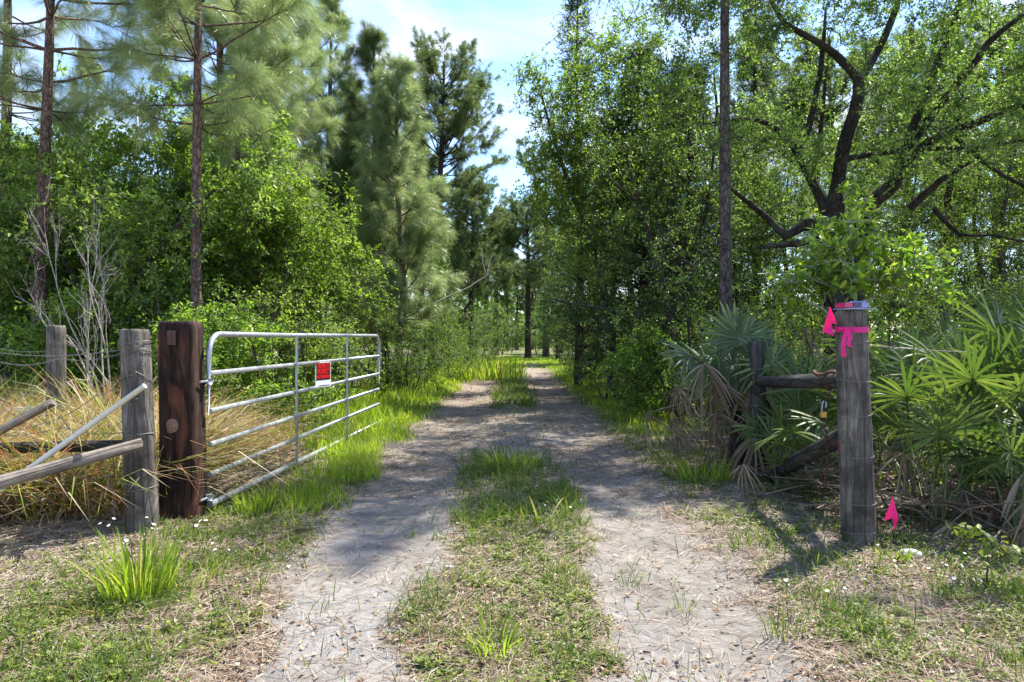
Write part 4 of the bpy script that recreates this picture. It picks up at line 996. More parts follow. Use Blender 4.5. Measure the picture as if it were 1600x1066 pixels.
# shrubs protos
SH1 = bt('leafy_shrub', 'bright green shrub spilling over behind the gate top rail', 'shrub',
       [(0, 0, 1.0, 1.2, .9, .85), (.5, 0, .6, 1.1, .8, .6), (-.5, 0, .8, 1.0, .8, .7)], 190, 7, 13, .065, .028,
       [([(0, 0, 0), (.1, 0, .6), (0, 0, 1.2)], [.03, .02, .008]), ([(0, 0, 0), (-.4, 0, .7)], [.02, .008])], 4, 'leaf_bright', 'bark_gray', crad=.3, big=True, loc=xyl(395, 9.2))
SH2 = bt('leafy_shrub', 'darker green shrub with fine leaves at the base of the bushy pines', 'shrub',
       [(0, 0, 1.2, 1.1, .9, 1.1), (.4, 0, .6, 1.2, .9, .6)], 190, 7, 13, .045, .018,
       [([(0, 0, 0), (.1, 0, .8), (0, 0, 1.6)], [.03, .02, .008]), ([(0, 0, 0), (-.4, 0, .9)], [.02, .008])], 5, 'leaf_mid', 'bark_dark', crad=.3, loc=xyl(600, 14.5))
SH3 = bt('leafy_shrub', 'yellow green shrub behind the palmettos with thin bare twigs', 'shrub',
       [(0, 0, 1.3, 1.2, .9, 1.1), (.5, 0, .9, .9, .8, .8)], 150, 6, 11, .045, .02,
       [([(0, 0, 0), (.1, 0, .8), (-.1, 0, 1.9)], [.03, .02, .006]), ([(0, 0, 0), (-.5, 0, 1.2)], [.02, .006])], 6, 'leaf_yellow', 'bark_gray', crad=.32, loc=xyl(1480, 9))
MT = bt('broadleaf_tree', 'mid green slender tree filling the shade beneath the pines', 'tree',
       [(0, 0, 4.2, 1.3, 1.3, 1.8), (.2, 0, 2.4, 1.6, 1.5, 1.4)], 520, 6, 11, .062, .027,
       [([(0, 0, 0), (.15, 0, 1.8), (-.1, 0, 3.6), (.1, 0, 5.6)], [.09, .07, .04, .012])], 7, 'leaf_mid', 'bark_dark', crad=.42, loc=xyl(540, 22))
def D(src, label, px, Z, s=1.0, rz=None, group=None, sz=None):
    x = wx(px, Z); return dup(src, (x, Z, HZt(x, Z)-.03), (px*1.7+Z) % 6.28 if rz is None else rz, (s, s, (sz or s)), label, group)
g1 = 'bright leafy trees at the left'
D(A, 'leafy tree at the left edge behind the split plank', 20, 12.5, 1.0, 2.1)
D(B, 'leafy tree between the bare pale shrub and the tall left pine', 120, 14, 1.0, 1.0)
D(Cc, 'leafy tree behind the tallest left tree, right of the middle pine trunk', 345, 14.5, 1.05, 2.5)
D(B, 'leafy tree just left of the tall spiky pine trunk', 470, 16, .78, 4.0)
for k, (px, Z, s) in enumerate([(470, 10.6, .95), (330, 9.6, 1.0), (250, 9.8, 1.1), (150, 10.2, 1.15), (60, 10.4, 1.1), (-30, 10.6, 1.2), (410, 11.5, 1.25), (200, 11.6, 1.3)]):
    D(SH1 if k % 2 else SH3, ['bright shrub behind the gate end nearest the bushy pine', 'bright shrub behind the gate upper rails at the hinge side', 'bright shrub behind the dark timber post', 'leafy shrub behind the bare pale shrub', 'leafy shrub behind the far left post', 'leafy shrub cut by the left edge', 'taller leafy shrub under the rounded left tree', 'taller leafy shrub under the leaning tree'][k], px, Z, s)
for k, (px, Z, s) in enumerate([(540, 14, .9), (665, 17, 1.0), (700, 21, 1.0), (640, 13.8, .75), (735, 27, 1.2), (500, 13, 1.0), (760, 36, 1.6), (715, 31, 1.4)]):
    D(SH2, ['dark shrub behind the far end of the gate', 'dark shrub at the foot of the bushy pine on the verge', 'shrub under the leaning bare pole', 'low shrub at the grass edge past the gate end', 'shrub on the left verge halfway down the track', 'dark shrub above the gate top rail at its middle', 'broad shrub where the track bends on the left', 'tall shrub at the left of the far track'][k], px, Z, s)
for k, (px, Z, s) in enumerate([(520, 19, 1.0), (600, 24, 1.05), (655, 26, 1.0), (700, 30, 1.0), (440, 19, 1.1), (380, 21, 1.1), (250, 18, 1.1), (160, 19, 1.1), (60, 18, 1.1), (-40, 17, 1.1), (745, 42, 1.1)]):
    D(MT, None, px, Z, s, group='slender trees in the left woods'); 
for o in list(col.objects):
    if o.get('group') == 'slender trees in the left woods': o['label'] = 'slender mid green tree deep in the left woods'
# --- bare pale shrub
rng = np.random.default_rng(8); mb = MB(); bx = wx(168, 8.4)
def bare(mb, rng, a, d, L0, r, depth):
    k = 5; pts = [a]
    for j in range(k):
        d = unit(d+rng.standard_normal(3)*.16+[0, 0, .05]); pts.append(pts[-1]+d*L0/k)
    tube(mb, pts, np.linspace(r, r*.45, k+1), 6 if r > .008 else 4, False)
    if depth:
        for q in range(rng.integers(3, 5)):
            i = rng.integers(2, k+1); bare(mb, rng, pts[i], unit(d+rng.standard_normal(3)*.40), L0*rng.uniform(.35, .6), r*.5, depth-1)
for q in range(5): bare(mb, rng, np.array([0, 0, -.05]), unit(np.array([rng.normal(.05, .13), rng.normal(0, .16), 1])), rng.uniform(1.9, 2.5), .026, 3)
o = mb.obj('bare_shrub', M['bark_pale'], None, (bx, 8.4, HZt(bx, 8.4))); o.scale = (.42, .6, .92); tag(o, 'leafless pale shrub with forking twigs in the dry grass', 'dead shrub')
mb = MB(); 
for q in range(3): bare(mb, rng, np.array([0, 0, 0.]), unit(np.array([rng.normal(0, .2), 0, 1])), 1.1, .010, 2)
x = wx(1520, 7.5); o = mb.obj('bare_shrub', M['bark_gray'], None, (x, 7.5, HZt(x, 7.5))); tag(o, 'thin leafless twigs rising behind the palmettos at right', 'dead shrub')
# leaning bare poles
def pole(label, a, b_, r, mat='bark_gray', sub=4, seed=0):
    g = np.random.default_rng(seed); mb = MB(); a = np.array(a); b_ = np.array(b_); t = np.linspace(0, 1, 9)[:, None]
    P = a*(1-t)+b_*t+g.standard_normal((9, 3))*.04; tube(mb, P, np.linspace(r, r*.35, 9), 7, True)
    for q in range(sub):
        i = g.integers(3, 8); e = P[i]+unit(unit(b_-a)+g.standard_normal(3)*.7)*g.uniform(.4, 1.1); tube(mb, [P[i], (P[i]+e)/2+g.standard_normal(3)*.05, e], [r*.4, r*.3, r*.1], 5, False)
    o = mb.obj('leaning_branch', M[mat]); return tag(o, label, 'dead branch')
pole('bare pale branch leaning across beside the bushy pine', W(655, 492, 18), W(775, 430, 19), .030, 'bark_pale', 5, 1)
pole('thin dark sapling stem leaning right over the left verge', W(728, 500, 24), W(752, 415, 24.5), .05, 'bark_dark', 3, 2)
for k, (a, b_) in enumerate([(W(905, 600, 15), W(985, 470, 14)), (W(1010, 500, 13), W(870, 470, 12.6)), (W(1080, 420, 12), W(935, 260, 12.2))]):
    pole(['gray dead branch rising from the right verge', 'gray dead branch hanging low under the cedar', 'long bare branch crossing the cedar foliage'][k], a, b_, .03, 'bark_gray', 8, 10+k)

# --- pines
Pn = make_pine
def trk(px0, Z, pts):   # trunk points given as (px, py) at depth Z relative to base px0
    z0 = HZt(wx(px0, Z), Z)-.03
    out = [(0, 0, 0)]
    for px, py in pts: out.append(((px-px0)*Z/F, 0, CAMZ-(py-HZ)*Z/F-z0))
    return out
Pn('pine_tree', 'tall pine with reddish trunk at left, long needles above the bare shrub', trk(52, 10.5, [(66, 380), (72, 200), (78, 60), (82, -120), (84, -330)]), .092, 4.7, 2.5, 11, 11, nneedle=150, nlen=.30, nwid=.0032, subd=15, shape='mid', tuftlen=.22, loc=xyl(52, 10.5), deadstubs=8, uptip=.25, perwh=5)
Pn('pine_tree', 'pine trunk at the extreme left edge', trk(6, 14, [(8, 300), (12, 100), (12, -300)]), .12, 5.4, 2.4, 8, 12, nneedle=110, nlen=.28, nwid=.0036, subd=10, shape='mid', loc=xyl(6, 14), perwh=4)
PS = Pn('pine_tree', 'slim pine rising through the tallest bright leafy tree', trk(306, 10.2, [(307, 300), (309, 100), (311, -120), (312, -380)]), .072, 4.2, 2.0, 11, 13, nneedle=150, nlen=.30, nwid=.0034, subd=14, shape='mid', tuftlen=.24, loc=xyl(306, 10.2), uptip=.45, perwh=5)
PY = Pn('pine_tree', 'bushy young pine with pale needles and a thin bowed trunk by the track', trk(618, 16.5, [(632, 470), (624, 350), (618, 240), (622, 105)]), .085, 1.7, 1.45, 19, 14, nneedle=130, nlen=.28, nwid=.0050, subd=9, shape='cone', tuftlen=.22, loc=xyl(618, 16.5), deadstubs=3, perwh=5, uptip=.7, tint=.05)
PB = Pn('pine_tree', 'tall full pine with dark trunk directly left of the bushy young pine', trk(583, 20, [(583, 400), (586, 240), (585, 120), (582, 58)]), .13, 3.0, 2.05, 20, 15, 'needle_dark',  nneedle=120, nlen=.28, nwid=.0048, subd=9, shape='cone', tuftlen=.24, loc=xyl(583, 20), uptip=.8, perwh=5, deadstubs=10)
PC = Pn('pine_tree', 'tall spiky pine with bare lower trunk, its tip at the top of the picture', trk(509, 20, [(512, 400), (514, 250), (517, 80), (519, 4)]), .12, 4.6, 1.7, 13, 16, nneedle=150, nlen=.28, nwid=.0066, subd=8, shape='cone', tuftlen=.28, loc=xyl(509, 20), uptip=1.0, perwh=4, deadstubs=14, tint=-.08)
Pn('pine_tree', 'thin pine with sparse tufts left of the tall spiky pine', trk(475, 22, [(476, 400), (474, 240), (472, 92)]), .07, 4.8, 1.3, 8, 17, 'needle_dark', 'bark_dark', nneedle=60, nlen=.26, nwid=.005, subd=4, shape='cone', tuftlen=.28, loc=xyl(475, 22), uptip=.9, perwh=4)
PR = Pn('pine_tree', 'big dark round crowned pine standing behind the bushy pines', trk(676, 34, [(680, 400), (690, 250), (694, 112)]), .24, 6.3, 3.8, 20, 18, 'needle_dark', 'bark_dark', nneedle=65, nlen=.30, nwid=.014, subd=16, shape='round', tuftlen=.3, loc=xyl(676, 34), uptip=.6, perwh=7)
PF = Pn('pine_tree', 'straight far pine whose trunk stands beside the end of the track', trk(825, 44, [(825, 450), (826, 400), (822, 338)]), .21, 5.0, 2.6, 12, 19, 'needle_dark', 'bark_dark', nneedle=56, nlen=.30, nwid=.018, subd=11, shape='round', tuftlen=.3, loc=xyl(825, 44), perwh=6, gap=.1)
Pn('pine_tree', 'tallest far pine with a bare straight trunk right of the track end', trk(853, 47, [(854, 450), (853, 350), (852, 235)]), .22, 7.2, 3.0, 13, 20, 'needle_dark', 'bark_dark', nneedle=56, nlen=.30, nwid=.018, subd=11, shape='round', tuftlen=.3, loc=xyl(853, 47), perwh=6, gap=.15)
D(PS, 'slim pine above the rounded bright tree', 372, 13.8, 1.0, 2.4)
D(PS, 'slim pine just left of the thin sparse pine', 440, 16.5, 1.0, 4.1)
D(PY, 'young pine in the row behind the gate end', 545, 21, 1.0, 3.0)
D(PR, 'dark pine overhanging the left verge below the round crowned pine', 735, 31, .55, 1.2)
D(PF, 'far pine with leaning crown left of the track end', 775, 52, 1.05, 1.9)
D(PC, 'spiky pine between the slim pine and the thin sparse pine', 400, 23, 1.0, 2.2)
D(PB, 'full pine behind the rounded bright tree', 445, 27, .95, .8)
D(PB, 'dense dark pine in the gap behind the spiky pine', 545, 27, 1.12, 1.1)
D(PB, 'dense dark pine behind the round crowned pine', 650, 40, 1.35, 2.1)
D(PC, 'dark pine trunk close to the slim left pine', 352, 17, 1.15, 3.3)
for k, (px, Z, s) in enumerate([(375, 26, 1.1), (230, 22, .8), (130, 24, 1.0), (30, 26, 1.1), (-60, 22, 1.0), (550, 34, .95), (620, 44, 1.0)]):
    o = D([PC, PY][k % 2], 'tall pine standing deep in the left woods', px, Z, s, group='pines deep in the left woods')
for k, (px, Z, s) in enumerate([(700, 56, 1.1), (735, 64, 1.1), (792, 72, 1.0), (808, 84, 1.0), (845, 90, 1.1), (878, 62, 1.0), (905, 52, 1.1), (940, 60, 1.2), (760, 74, 1.2), (660, 66, 1.3), (832, 86, 1.1), (985, 50, 1.2), (600, 60, 1.3)]):
    D(PF, 'distant pine closing the view at the end of the track', px, Z, s, group='distant pines beyond the end of the track')
for k, (px, Z, s) in enumerate([(785, 60, 2.0), (868, 66, 2.2), (895, 50, 1.9), (740, 56, 2.2), (925, 56, 2.2), (700, 62, 2.4), (855, 80, 2.8), (805, 84, 2.8), (960, 60, 2.4), (660, 56, 2.2), (780, 78, 2.8)]):
    D(SH2, 'distant green shrub at the end of the track', px, Z, s, group='distant shrubs beyond the end of the track')
for k, (px, Z, s) in enumerate([(770, 44, 1.5), (800, 66, 1.6), (838, 60, 1.6), (850, 52, 1.3), (868, 50, 1.5), (752, 34, 1.0)]):
    D(SH3, 'sunlit yellow green bush at the end of the track', px, Z, s, group='sunlit bushes at the end of the track')
for k, (px, Z, s) in enumerate([(888, 40, 1.6), (905, 30, 1.2), (876, 33, 1.0), (930, 26, 1.3)]):
    D(SH3, ['sunny yellow green shrub right of the track end', 'yellow green shrub further along the right verge', 'low yellow green shrub at the right edge of the far track', 'yellow green shrub under the light leafy tree'][k], px, Z, s)

# --- right side
Pn('pine_tree', 'gray straight pine trunk rising behind the palmetto with the brown skirt', trk(1135, 9, [(1133, 300), (1132, 100), (1133, -60), (1134, -360)]), .085, 5.9, 1.9, 9, 31, bark='bark_gray', nneedle=90, nlen=.28, nwid=.0028, subd=8, shape='mid', loc=xyl(1135, 9), deadstubs=2, perwh=6)
def cedar(name, label, h, rmax, seed, nclump, loc, zb=.6, trunk=None, mat='leaf_dark', taper=.8, ln=.055):
    rng = np.random.default_rng(seed); mb = MB()
    T = np.array(trunk or [(0, 0, 0), (.1, 0, h*.4), (-.05, 0, h*.75), (0, 0, h)], float)
    tube(mb, T, np.linspace(.010*h+.015, .012, len(T)), 10, True, .08)
    u = rng.random(nclump)**1.15; z = zb+(h-zb)*u; rr = rmax*(1-u)**taper*(.8+.35*np.sin(z*3.1+seed))+.08
    a = rng.random(nclump)*2*PI; q = rr*rng.random(nclump)**.45
    cx_ = np.interp(z, T[:, 2], T[:, 0]); cy_ = np.interp(z, T[:, 2], T[:, 1])
    C = np.stack([cx_+q*np.cos(a), cy_+q*np.sin(a), z+q*.12], 1); c0 = np.stack([cx_, cy_, z-q*.25], 1)
    mid = (C+c0)/2+[0, 0, .05]; sl = rng.random(nclump) < .6
    slivers(mb, c0[sl], mid[sl], .016, .010); slivers(mb, mid[sl], C[sl], .010, .004)
    D3 = unit(np.stack([np.cos(a), np.sin(a), rng.normal(.35, .3, nclump)], 1)); K = 7; n2 = nclump*K
    P0 = np.repeat(C, K, 0); DD = unit(np.repeat(D3, K, 0)+randu(rng, n2)*.7); SL = .16+.2*rng.random(n2)
    k2 = 13; t = rng.random((n2, k2)); P = (P0[:, None]+DD[:, None]*(SL[:, None]*t)[:, :, None]).reshape(-1, 3)
    dd = unit(np.repeat(DD, k2, 0)+randu(rng, n2*k2)*.6); nn = randu(rng, n2*k2)
    v, f = leaf_small(P, dd, nn, ln*(.6+.8*rng.random(n2*k2)), .016*(.7+.6*rng.random(n2*k2)))
    t_ = thing(name, label, 'cedar tree', loc); mb.obj('trunk', M['bark_dark'], t_)
    r = np.clip(.5*np.repeat(rng.random(nclump), K*k2)+.5*rng.random(n2*k2), 0, 1)
    link('crown', mesh_np('crown', v, [f], [M[mat]], {'rnd': r}), t_); return t_
CE = cedar('cedar_tree', 'large dark cedar shading the right side of the track', 7.6, 1.9, 41, 900, xyl(998, 15), .5)
CE2 = cedar('cedar_tree', 'feathery topped cedar whose spire rises above the light leafy tree', 10.6, 1.35, 42, 640, xyl(903, 18), 1.2, taper=.9)
D(CE, 'dark cedar behind the gray straight pine trunk', 1075, 13.5, .88, 2.0)
D(CE, 'dark cedar set back between the big cedar and the gray trunk', 1040, 19, 1.1, 4.0)
D(CE2, 'narrow cedar deep behind the twisting oak', 1180, 18, 1.0, 1.0)
LT = bt('broadleaf_tree', 'light leafy tree arching over the right side of the track', 'tree',
       [(-.75, -.2, 5.5, .9, .8, 1.0), (-.1, 0, 6.3, 1.2, 1.0, 1.1), (-.3, 0, 4.3, 1.1, .9, 1.0), (-1.1, -.2, 6.6, .45, .5, .8), (.7, 0, 5.2, 1.2, 1.0, 1.6), (-1.15, -.2, 4.2, .7, .5, .6), (.7, 0, 7.4, 1.0, .9, .9), (.2, -.3, 2.6, .8, .7, .8)], 640, 7, 10, .078, .036,
       [([(.6, 0, 0), (.5, 0, 1.8), (.1, 0, 3.4), (-.35, 0, 4.6), (-.7, -.1, 5.6), (-1.1, -.2, 7.0)], [.10, .08, .06, .045, .03, .012]), ([(.1, 0, 3.4), (.6, 0, 5.0), (.5, 0, 6.8)], [.05, .035, .012])], 51, 'leaf_yellow', 'bark_gray', crad=.36, loc=xyl(915, 14.5), tint=-.1)
bt('broadleaf_tree', 'sparse twiggy tree hanging in front of the dark cedars', 'tree',
       [(0, 0, 4.9, 1.6, 1.1, 1.4), (-.5, 0, 3.6, 1.3, 1.0, 1.2), (.9, 0, 3.9, 1.2, .9, 1.2), (.4, 0, 5.9, 1.3, .9, .7), (-.5, 0, 6.6, 1.2, .9, .8), (.5, 0, 7.2, 1.1, .9, .6)], 300, 7, 12, .056, .027,
       [([(.4, 0, 0), (.3, 0, 1.6), (-.1, 0, 3.2), (-.5, 0, 4.6)], [.07, .055, .04, .015]), ([(.3, 0, 1.6), (.9, 0, 3.4), (1.1, 0, 5.2)], [.045, .03, .012])], 52, 'leaf_mid', 'bark_dark', crad=.42, loc=xyl(1020, 11.8), tint=.05)
g = 'slender trees in the right woods'
for k, (px, Z, s) in enumerate([(960, 22, 1.2), (905, 34, 1.2), (870, 42, 1.1), (1100, 20, 1.2), (1230, 18, 1.1), (1330, 19, 1.1), (1430, 18, 1.1), (1530, 17, 1.1), (1640, 17, 1.15), (1010, 28, 1.3), (1730, 16, 1.1), (1150, 15.5, .9)]):
    D(MT, 'slender mid green tree deep in the right woods', px, Z, s, group=g)
for k, (px, Z, s) in enumerate([(1180, 28, 1.3), (1300, 26, 1.2), (1420, 25, 1.2), (1560, 27, 1.4), (1700, 24, 1.3), (930, 36, 1.1)]):
    D([PB, PF][k % 2], 'tall pine standing deep in the right woods', px, Z, s, group='pines deep in the right woods')
# --- oak with dark twisting limbs
OZ = 10.6; ob = xyl(1318, OZ)
def oq(px, py, dz=0): w = W(px, py, OZ+dz); return (w[0]-ob[0], w[1]-ob[1], w[2]-ob[2])
seeds = [
 ([(0, 0, 0), oq(1312, 430), oq(1305, 350), oq(1308, 300), oq(1318, 240, -.1), oq(1336, 180, -.2), oq(1343, 130, -.2)], [.24, .21, .17, .11, .10, .092, .082]),
 ([oq(1343, 130, -.2), oq(1310, 95, -.3), oq(1270, 65, -.5), oq(1225, 40, -.6), oq(1190, -30, -.8)], [.068, .06, .048, .04, .02]),
 ([oq(1343, 130, -.2), oq(1368, 90, 0), oq(1392, 40, .1), oq(1410, -20, .2), oq(1440, -150, .3)], [.072, .06, .052, .044, .024]),
 ([oq(1305, 350), oq(1275, 300, .2), oq(1240, 235, .3), oq(1205, 200, .4), oq(1165, 190, .4), oq(1100, 198, .5)], [.11, .08, .06, .045, .032, .015]),
 ([(0.1, 0, .4), oq(1350, 360, .3), oq(1395, 290, .4), oq(1412, 250, .4), oq(1425, 205, .4), oq(1448, 150, .4), oq(1468, 90, .5), oq(1500, 10, .6), oq(1520, -120, .7)], [.17, .13, .115, .10, .066, .058, .052, .04, .02]),
 ([oq(1412, 250, .4), oq(1460, 180, .2), oq(1500, 130, .1), oq(1545, 70, 0), oq(1600, 25, -.1), oq(1680, -40, -.2)], [.08, .068, .06, .048, .04, .02]),
 ([oq(1405, 265, .4), oq(1450, 228, .1), oq(1510, 202, -.2), oq(1560, 182, -.4), oq(1620, 155, -.6), oq(1720, 130, -.8)], [.085, .068, .06, .052, .044, .02]),
 ([oq(1322, 252, 0), oq(1370, 245, -.3), oq(1440, 236, -.5), oq(1530, 236, -.7), oq(1610, 220, -.8)], [.05, .04, .035, .03, .015]),
 ([oq(1420, 330, .2), oq(1470, 285, -.1), oq(1520, 255, -.3)], [.07, .05, .02]),
 ([oq(1305, 370), oq(1260, 355, .1), oq(1228, 372, .1), oq(1200, 345, .2), oq(1130, 290, .3)], [.12, .09, .07, .05, .02]),
 ([oq(1250, 250, .3), oq(1270, 180, .6), oq(1285, 90, .8), oq(1290, 20, 1)], [.06, .05, .04, .02]),
 ([oq(1300, 380), oq(1230, 385, -.3), oq(1185, 392, -.5)], [.08, .05, .025]),
 ([oq(1490, 215, 0), oq(1540, 260, -.4), oq(1610, 300, -.7), oq(1700, 310, -.9)], [.04, .03, .022, .01]),
 ([oq(1460, 330, 0), oq(1500, 370, -.3), oq(1550, 372, -.5), oq(1640, 390, -.6)], [.04, .03, .02, .01]),
]
rng = np.random.default_rng(61)
nC = 1150
pxs = rng.uniform(1030, 1780, nC*2); pys = rng.uniform(-330, 330, nC*2); dzs = rng.uniform(-2.2, 2.4, nC*2)
keep = (vnoise(pxs/70, pys/70, 77) > .30) & (pys < 300-60*np.abs((pxs-1400)/300))
C = np.array([oq(a, b_, c_) for a, b_, c_ in zip(pxs[keep], pys[keep], dzs[keep])])[:nC]
nE = 260; E = np.stack([rng.uniform(5.2, 8.5, nE), rng.uniform(5.0, 8.0, nE), rng.uniform(5.9, 8.0, nE)], 1)
E = E[(vnoise(E[:, 0]*1.1, E[:, 1]*1.1, 79) > .60)]
C = np.concatenate([C, E-np.array(ob)])
seeds += [([oq(1500, 10, .6), (2.0, -2.0, 6.4), (1.2, -4.2, 6.9)], [.05, .04, .015])]
OAK = bt('oak_tree', 'large oak with dark twisting limbs spreading over the palmettos', 'oak tree', [(0, 0, -50, .1, .1, .1)], 1, 8, 12, .060, .027, seeds, 61, 'leaf_mid', 'bark_oak', crad=.30, loc=ob, tint=.0, extra=C, rscale=.9)
BL = bt('broadleaf_tree', 'tall leafy tree directly behind the oak fork', 'tree',
       [(0, 0, 7.2, 2.4, 1.8, 1.8), (-1.2, 0, 5.0, 2.2, 1.8, 1.7), (1.4, 0, 5.2, 2.2, 1.8, 1.7), (0, 0, 3.0, 2.4, 1.8, 1.4)], 600, 6, 11, .075, .033,
       [([(0, 0, 0), (.1, 0, 2.2), (-.2, 0, 4.6), (.1, 0, 8.0)], [.13, .11, .07, .02])], 66, 'leaf_mid', 'bark_dark', crad=.46, loc=xyl(1290, 15.5), tint=.12)
D(BL, 'tall leafy tree behind the gray pine trunk and the cedars', 1120, 17, 1.0, 2.2)
D(BL, 'tall leafy tree behind the right oak limbs', 1480, 16, 1.05, 3.9)
D(BL, 'tall leafy tree at the far right edge behind the oak', 1680, 15, 1.0, 5.0)
D(BL, 'tall leafy tree well behind the light leafy tree', 985, 24, 1.1, .7)
# oak behind for depth
bt('broadleaf_tree', 'leafy tree at the right edge behind the oak limbs', 'tree',
       [(0, 0, 3.6, 2.2, 1.6, 1.8), (-.8, 0, 2.2, 1.9, 1.5, 1.3), (1.2, 0, 5.0, 1.8, 1.5, 1.4)], 420, 6, 11, .055, .024,
       [([(0, 0, 0), (.1, 0, 1.6), (-.1, 0, 3.2), (.3, 0, 5.4)], [.10, .08, .05, .02])], 62, 'leaf_yellow', 'bark_gray', crad=.42, loc=xyl(1570, 14), tint=-.05)
# sapling with new growth
bt('sapling', 'sapling with yellow green and reddish new leaves behind the capped post', 'sapling',
       [(0, 0, 2.0, .62, .45, .36), (-.62, 0, 1.75, .36, .35, .2), (.68, 0, 1.9, .36, .35, .24), (-.1, 0, 2.45, .35, .3, .26)], 85, 5, 7, .085, .036,
       [([(.0, 0, 0), (-.04, 0, .9), (.0, 0, 1.35), (.03, 0, 1.8), (-.05, 0, 2.5)], [.026, .024, .022, .016, .006]), ([(0, 0, 1.35), (-.3, 0, 1.6), (-.7, 0, 1.75)], [.014, .010, .004]), ([(.03, 0, 1.65), (.4, 0, 1.75), (.7, 0, 1.95)], [.013, .009, .004])], 63, 'leaf_sapling', 'bark_pale', crad=.2, big=True, loc=xyl(1332, 6.6), up=.6)
# shrubs behind palmettos
for k, (px, Z, s) in enumerate([(1200, 9.4, .85), (1270, 8.6, .8), (1390, 8.8, .85), (1560, 8.8, .95), (1640, 8.4, 1.0), (1340, 10.5, 1.1), (1440, 11, 1.2), (1540, 11.5, 1.3), (1240, 12, 1.1), (1120, 11, .8), (1630, 12, 1.4), (1150, 13, 1.0)]):
    D(SH3 if k % 3 else SH2, ['shrub between the gray pine trunk and the sapling', 'shrub behind the tall palmetto and the black log', 'shrub right of the sapling, behind the upright fans', 'shrub behind the bright fans near the right edge', 'shrub cut by the right edge behind the palmettos', 'shrub under the oak fork', 'bushy shrub under the right oak limbs', 'broad shrub beneath the lowest right oak limb', 'shrub under the left oak limb', 'shrub behind the skirted palmetto', 'tall shrub at the right edge under the oak', 'dark shrub behind the gray pine trunk'][k], px, Z, s)
for k, (px, Z, s) in enumerate([(960, 15.5, .8), (935, 20, .9), (1030, 13.2, .75), (905, 24, 1.0), (985, 13.5, .5)]):
    D(SH2, ['low shrub at the foot of the big cedar', 'shrub on the right verge before the far track', 'shrub by the thin black fence post', 'shrub on the right verge beyond the big cedar', 'small shrub at the right edge of the shaded track'][k], px, Z, s)
D(SH2, 'dense bluish green shrub left of the gray pine trunk', 1065, 10.4, 1.35)
D(SH1, 'fresh green shrub at the foot of the gray pine trunk', 1010, 11.2, .85)
D(SH3, 'yellow green shrub in front of the dark cedar base', 945, 13.2, .9)
# small broad plant at lower right
bt('leafy_plant', 'small plant with pale glossy leaves over the thatch at right', 'plant', [(0, 0, .42, .24, .2, .2)], 12, 4, 5, .09, .034,
   [([(0, 0, 0), (.02, 0, .3), (0, 0, .5)], [.008, .006, .003])], 64, 'leaf_mid', 'bark_gray', crad=.12, big=True, loc=xyl(1555, 4.7), up=.3, tint=-.05)
bt('leafy_plant', 'broad leaved weed in the lower right corner', 'plant', [(0, 0, .2, .12, .1, .14)], 7, 3, 4, .05, .028,
   [([(0, 0, 0), (.01, 0, .15), (0, 0, .3)], [.005, .004, .002])], 65, 'weed', 'bark_gray', crad=.07, big=True, loc=xyl(1540, 3.45), up=.5)

# far wood as a mass closing the horizon
rng = np.random.default_rng(90); nc = 2600
a = rng.uniform(rad(-5), rad(185), nc); rr = rng.uniform(92, 125, nc)
C = np.stack([rr*np.cos(a), rr*np.sin(a)+5, rng.random(nc)**1.2*(4.5+5.5*vnoise(a*14, a*3, 5))], 1)
mb = MB(); v, f, r = foliage(rng, C, np.full(nc, 2.0), 6, 9, .9, .5, mb)
tag(link('distant_woods', mesh_np('distant_woods', v, [f], [M['leaf_mid']], {'rnd': r})), 'far off woods closing the horizon', 'woods', kind='stuff')

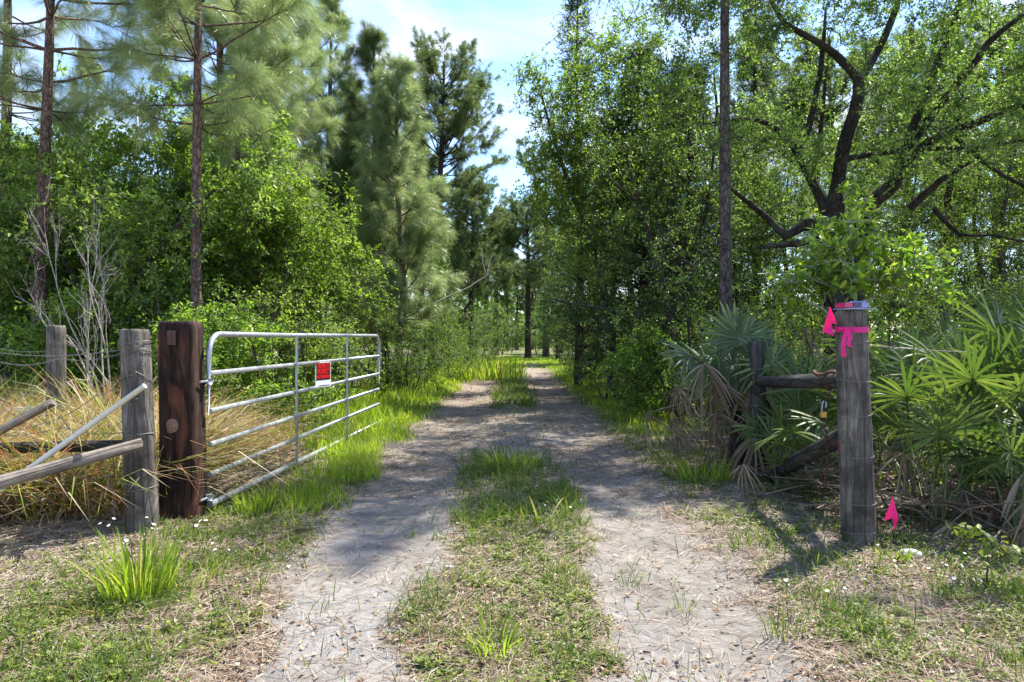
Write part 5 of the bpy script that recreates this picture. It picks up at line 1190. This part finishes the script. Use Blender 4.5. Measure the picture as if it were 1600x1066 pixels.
# ================================================================== SKY, SUN, CAMERA
SUN_EL, SUN_AZ = rad(57), rad(47)      # azimuth from +Y towards +X
w = bpy.data.worlds.new('World'); sc.world = w; w.use_nodes = True
nt = w.node_tree; nt.nodes.clear(); L = nt.links
sky = nd(nt, 'ShaderNodeTexSky', sky_type='NISHITA', sun_disc=False, sun_elevation=SUN_EL, sun_rotation=SUN_AZ, air_density=1.0, dust_density=.35, ozone_density=2.2)
tc = nd(nt, 'ShaderNodeTexCoord'); mp = nd(nt, 'ShaderNodeMapping'); mp.inputs['Scale'].default_value = (1.0, 1.6, 3.4); mp.inputs['Rotation'].default_value = (0, rad(18), rad(20))
L.new(tc.outputs['Generated'], mp.inputs['Vector'])
n = nd(nt, 'ShaderNodeTexNoise', Scale=2.1, Detail=9.0, Roughness=.58, Distortion=.5); L.new(mp.outputs[0], n.inputs['Vector'])
cr = ramp(nt, [(.48, (0, 0, 0)), (.68, (.85, .85, .85))]); L.new(n.outputs['Fac'], cr.inputs['Fac'])
mx = nd(nt, 'ShaderNodeMix', data_type='RGBA'); L.new(cr.outputs['Color'], mx.inputs[0]); hs = nd(nt, 'ShaderNodeHueSaturation', Hue=.505, Saturation=1.12, Value=.86); L.new(sky.outputs[0], hs.inputs['Color']); L.new(hs.outputs[0], mx.inputs[6]); mx.inputs[7].default_value = (3.0, 3.05, 3.35, 1)
bg = nd(nt, 'ShaderNodeBackground', Strength=.15); L.new(mx.outputs[2], bg.inputs['Color'])
o = nd(nt, 'ShaderNodeOutputWorld'); L.new(bg.outputs[0], o.inputs['Surface'])
sd = bpy.data.lights.new('sun', 'SUN'); sd.energy = 4.0; sd.angle = rad(.53); sd.color = (1, .955, .88)
so = bpy.data.objects.new('sun', sd); col.objects.link(so)
sv = Vector((math.sin(SUN_AZ)*math.cos(SUN_EL), math.cos(SUN_AZ)*math.cos(SUN_EL), math.sin(SUN_EL)))
so.rotation_euler = sv.to_track_quat('Z', 'Y').to_euler()
cam = bpy.data.cameras.new('camera'); cam.lens = 24; cam.sensor_width = 36; cam.clip_end = 2000; cam.clip_start = .05
cam.shift_y = (533-HZ)/1600*-1*-1
co = bpy.data.objects.new('camera', cam); col.objects.link(co); co.location = (0, 0, CAMZ); co.rotation_euler = (PI/2, 0, 0)
sc.camera = co
sc.view_settings.view_transform = 'Standard'; sc.view_settings.look = 'None'; sc.view_settings.exposure = 1.6; sc.view_settings.gamma = 1
sc.cycles.max_bounces = 6; sc.cycles.diffuse_bounces = 4; sc.cycles.glossy_bounces = 2; sc.cycles.transmission_bounces = 4
sc.cycles.use_denoising = True
sc.cycles.sample_clamp_indirect = 6
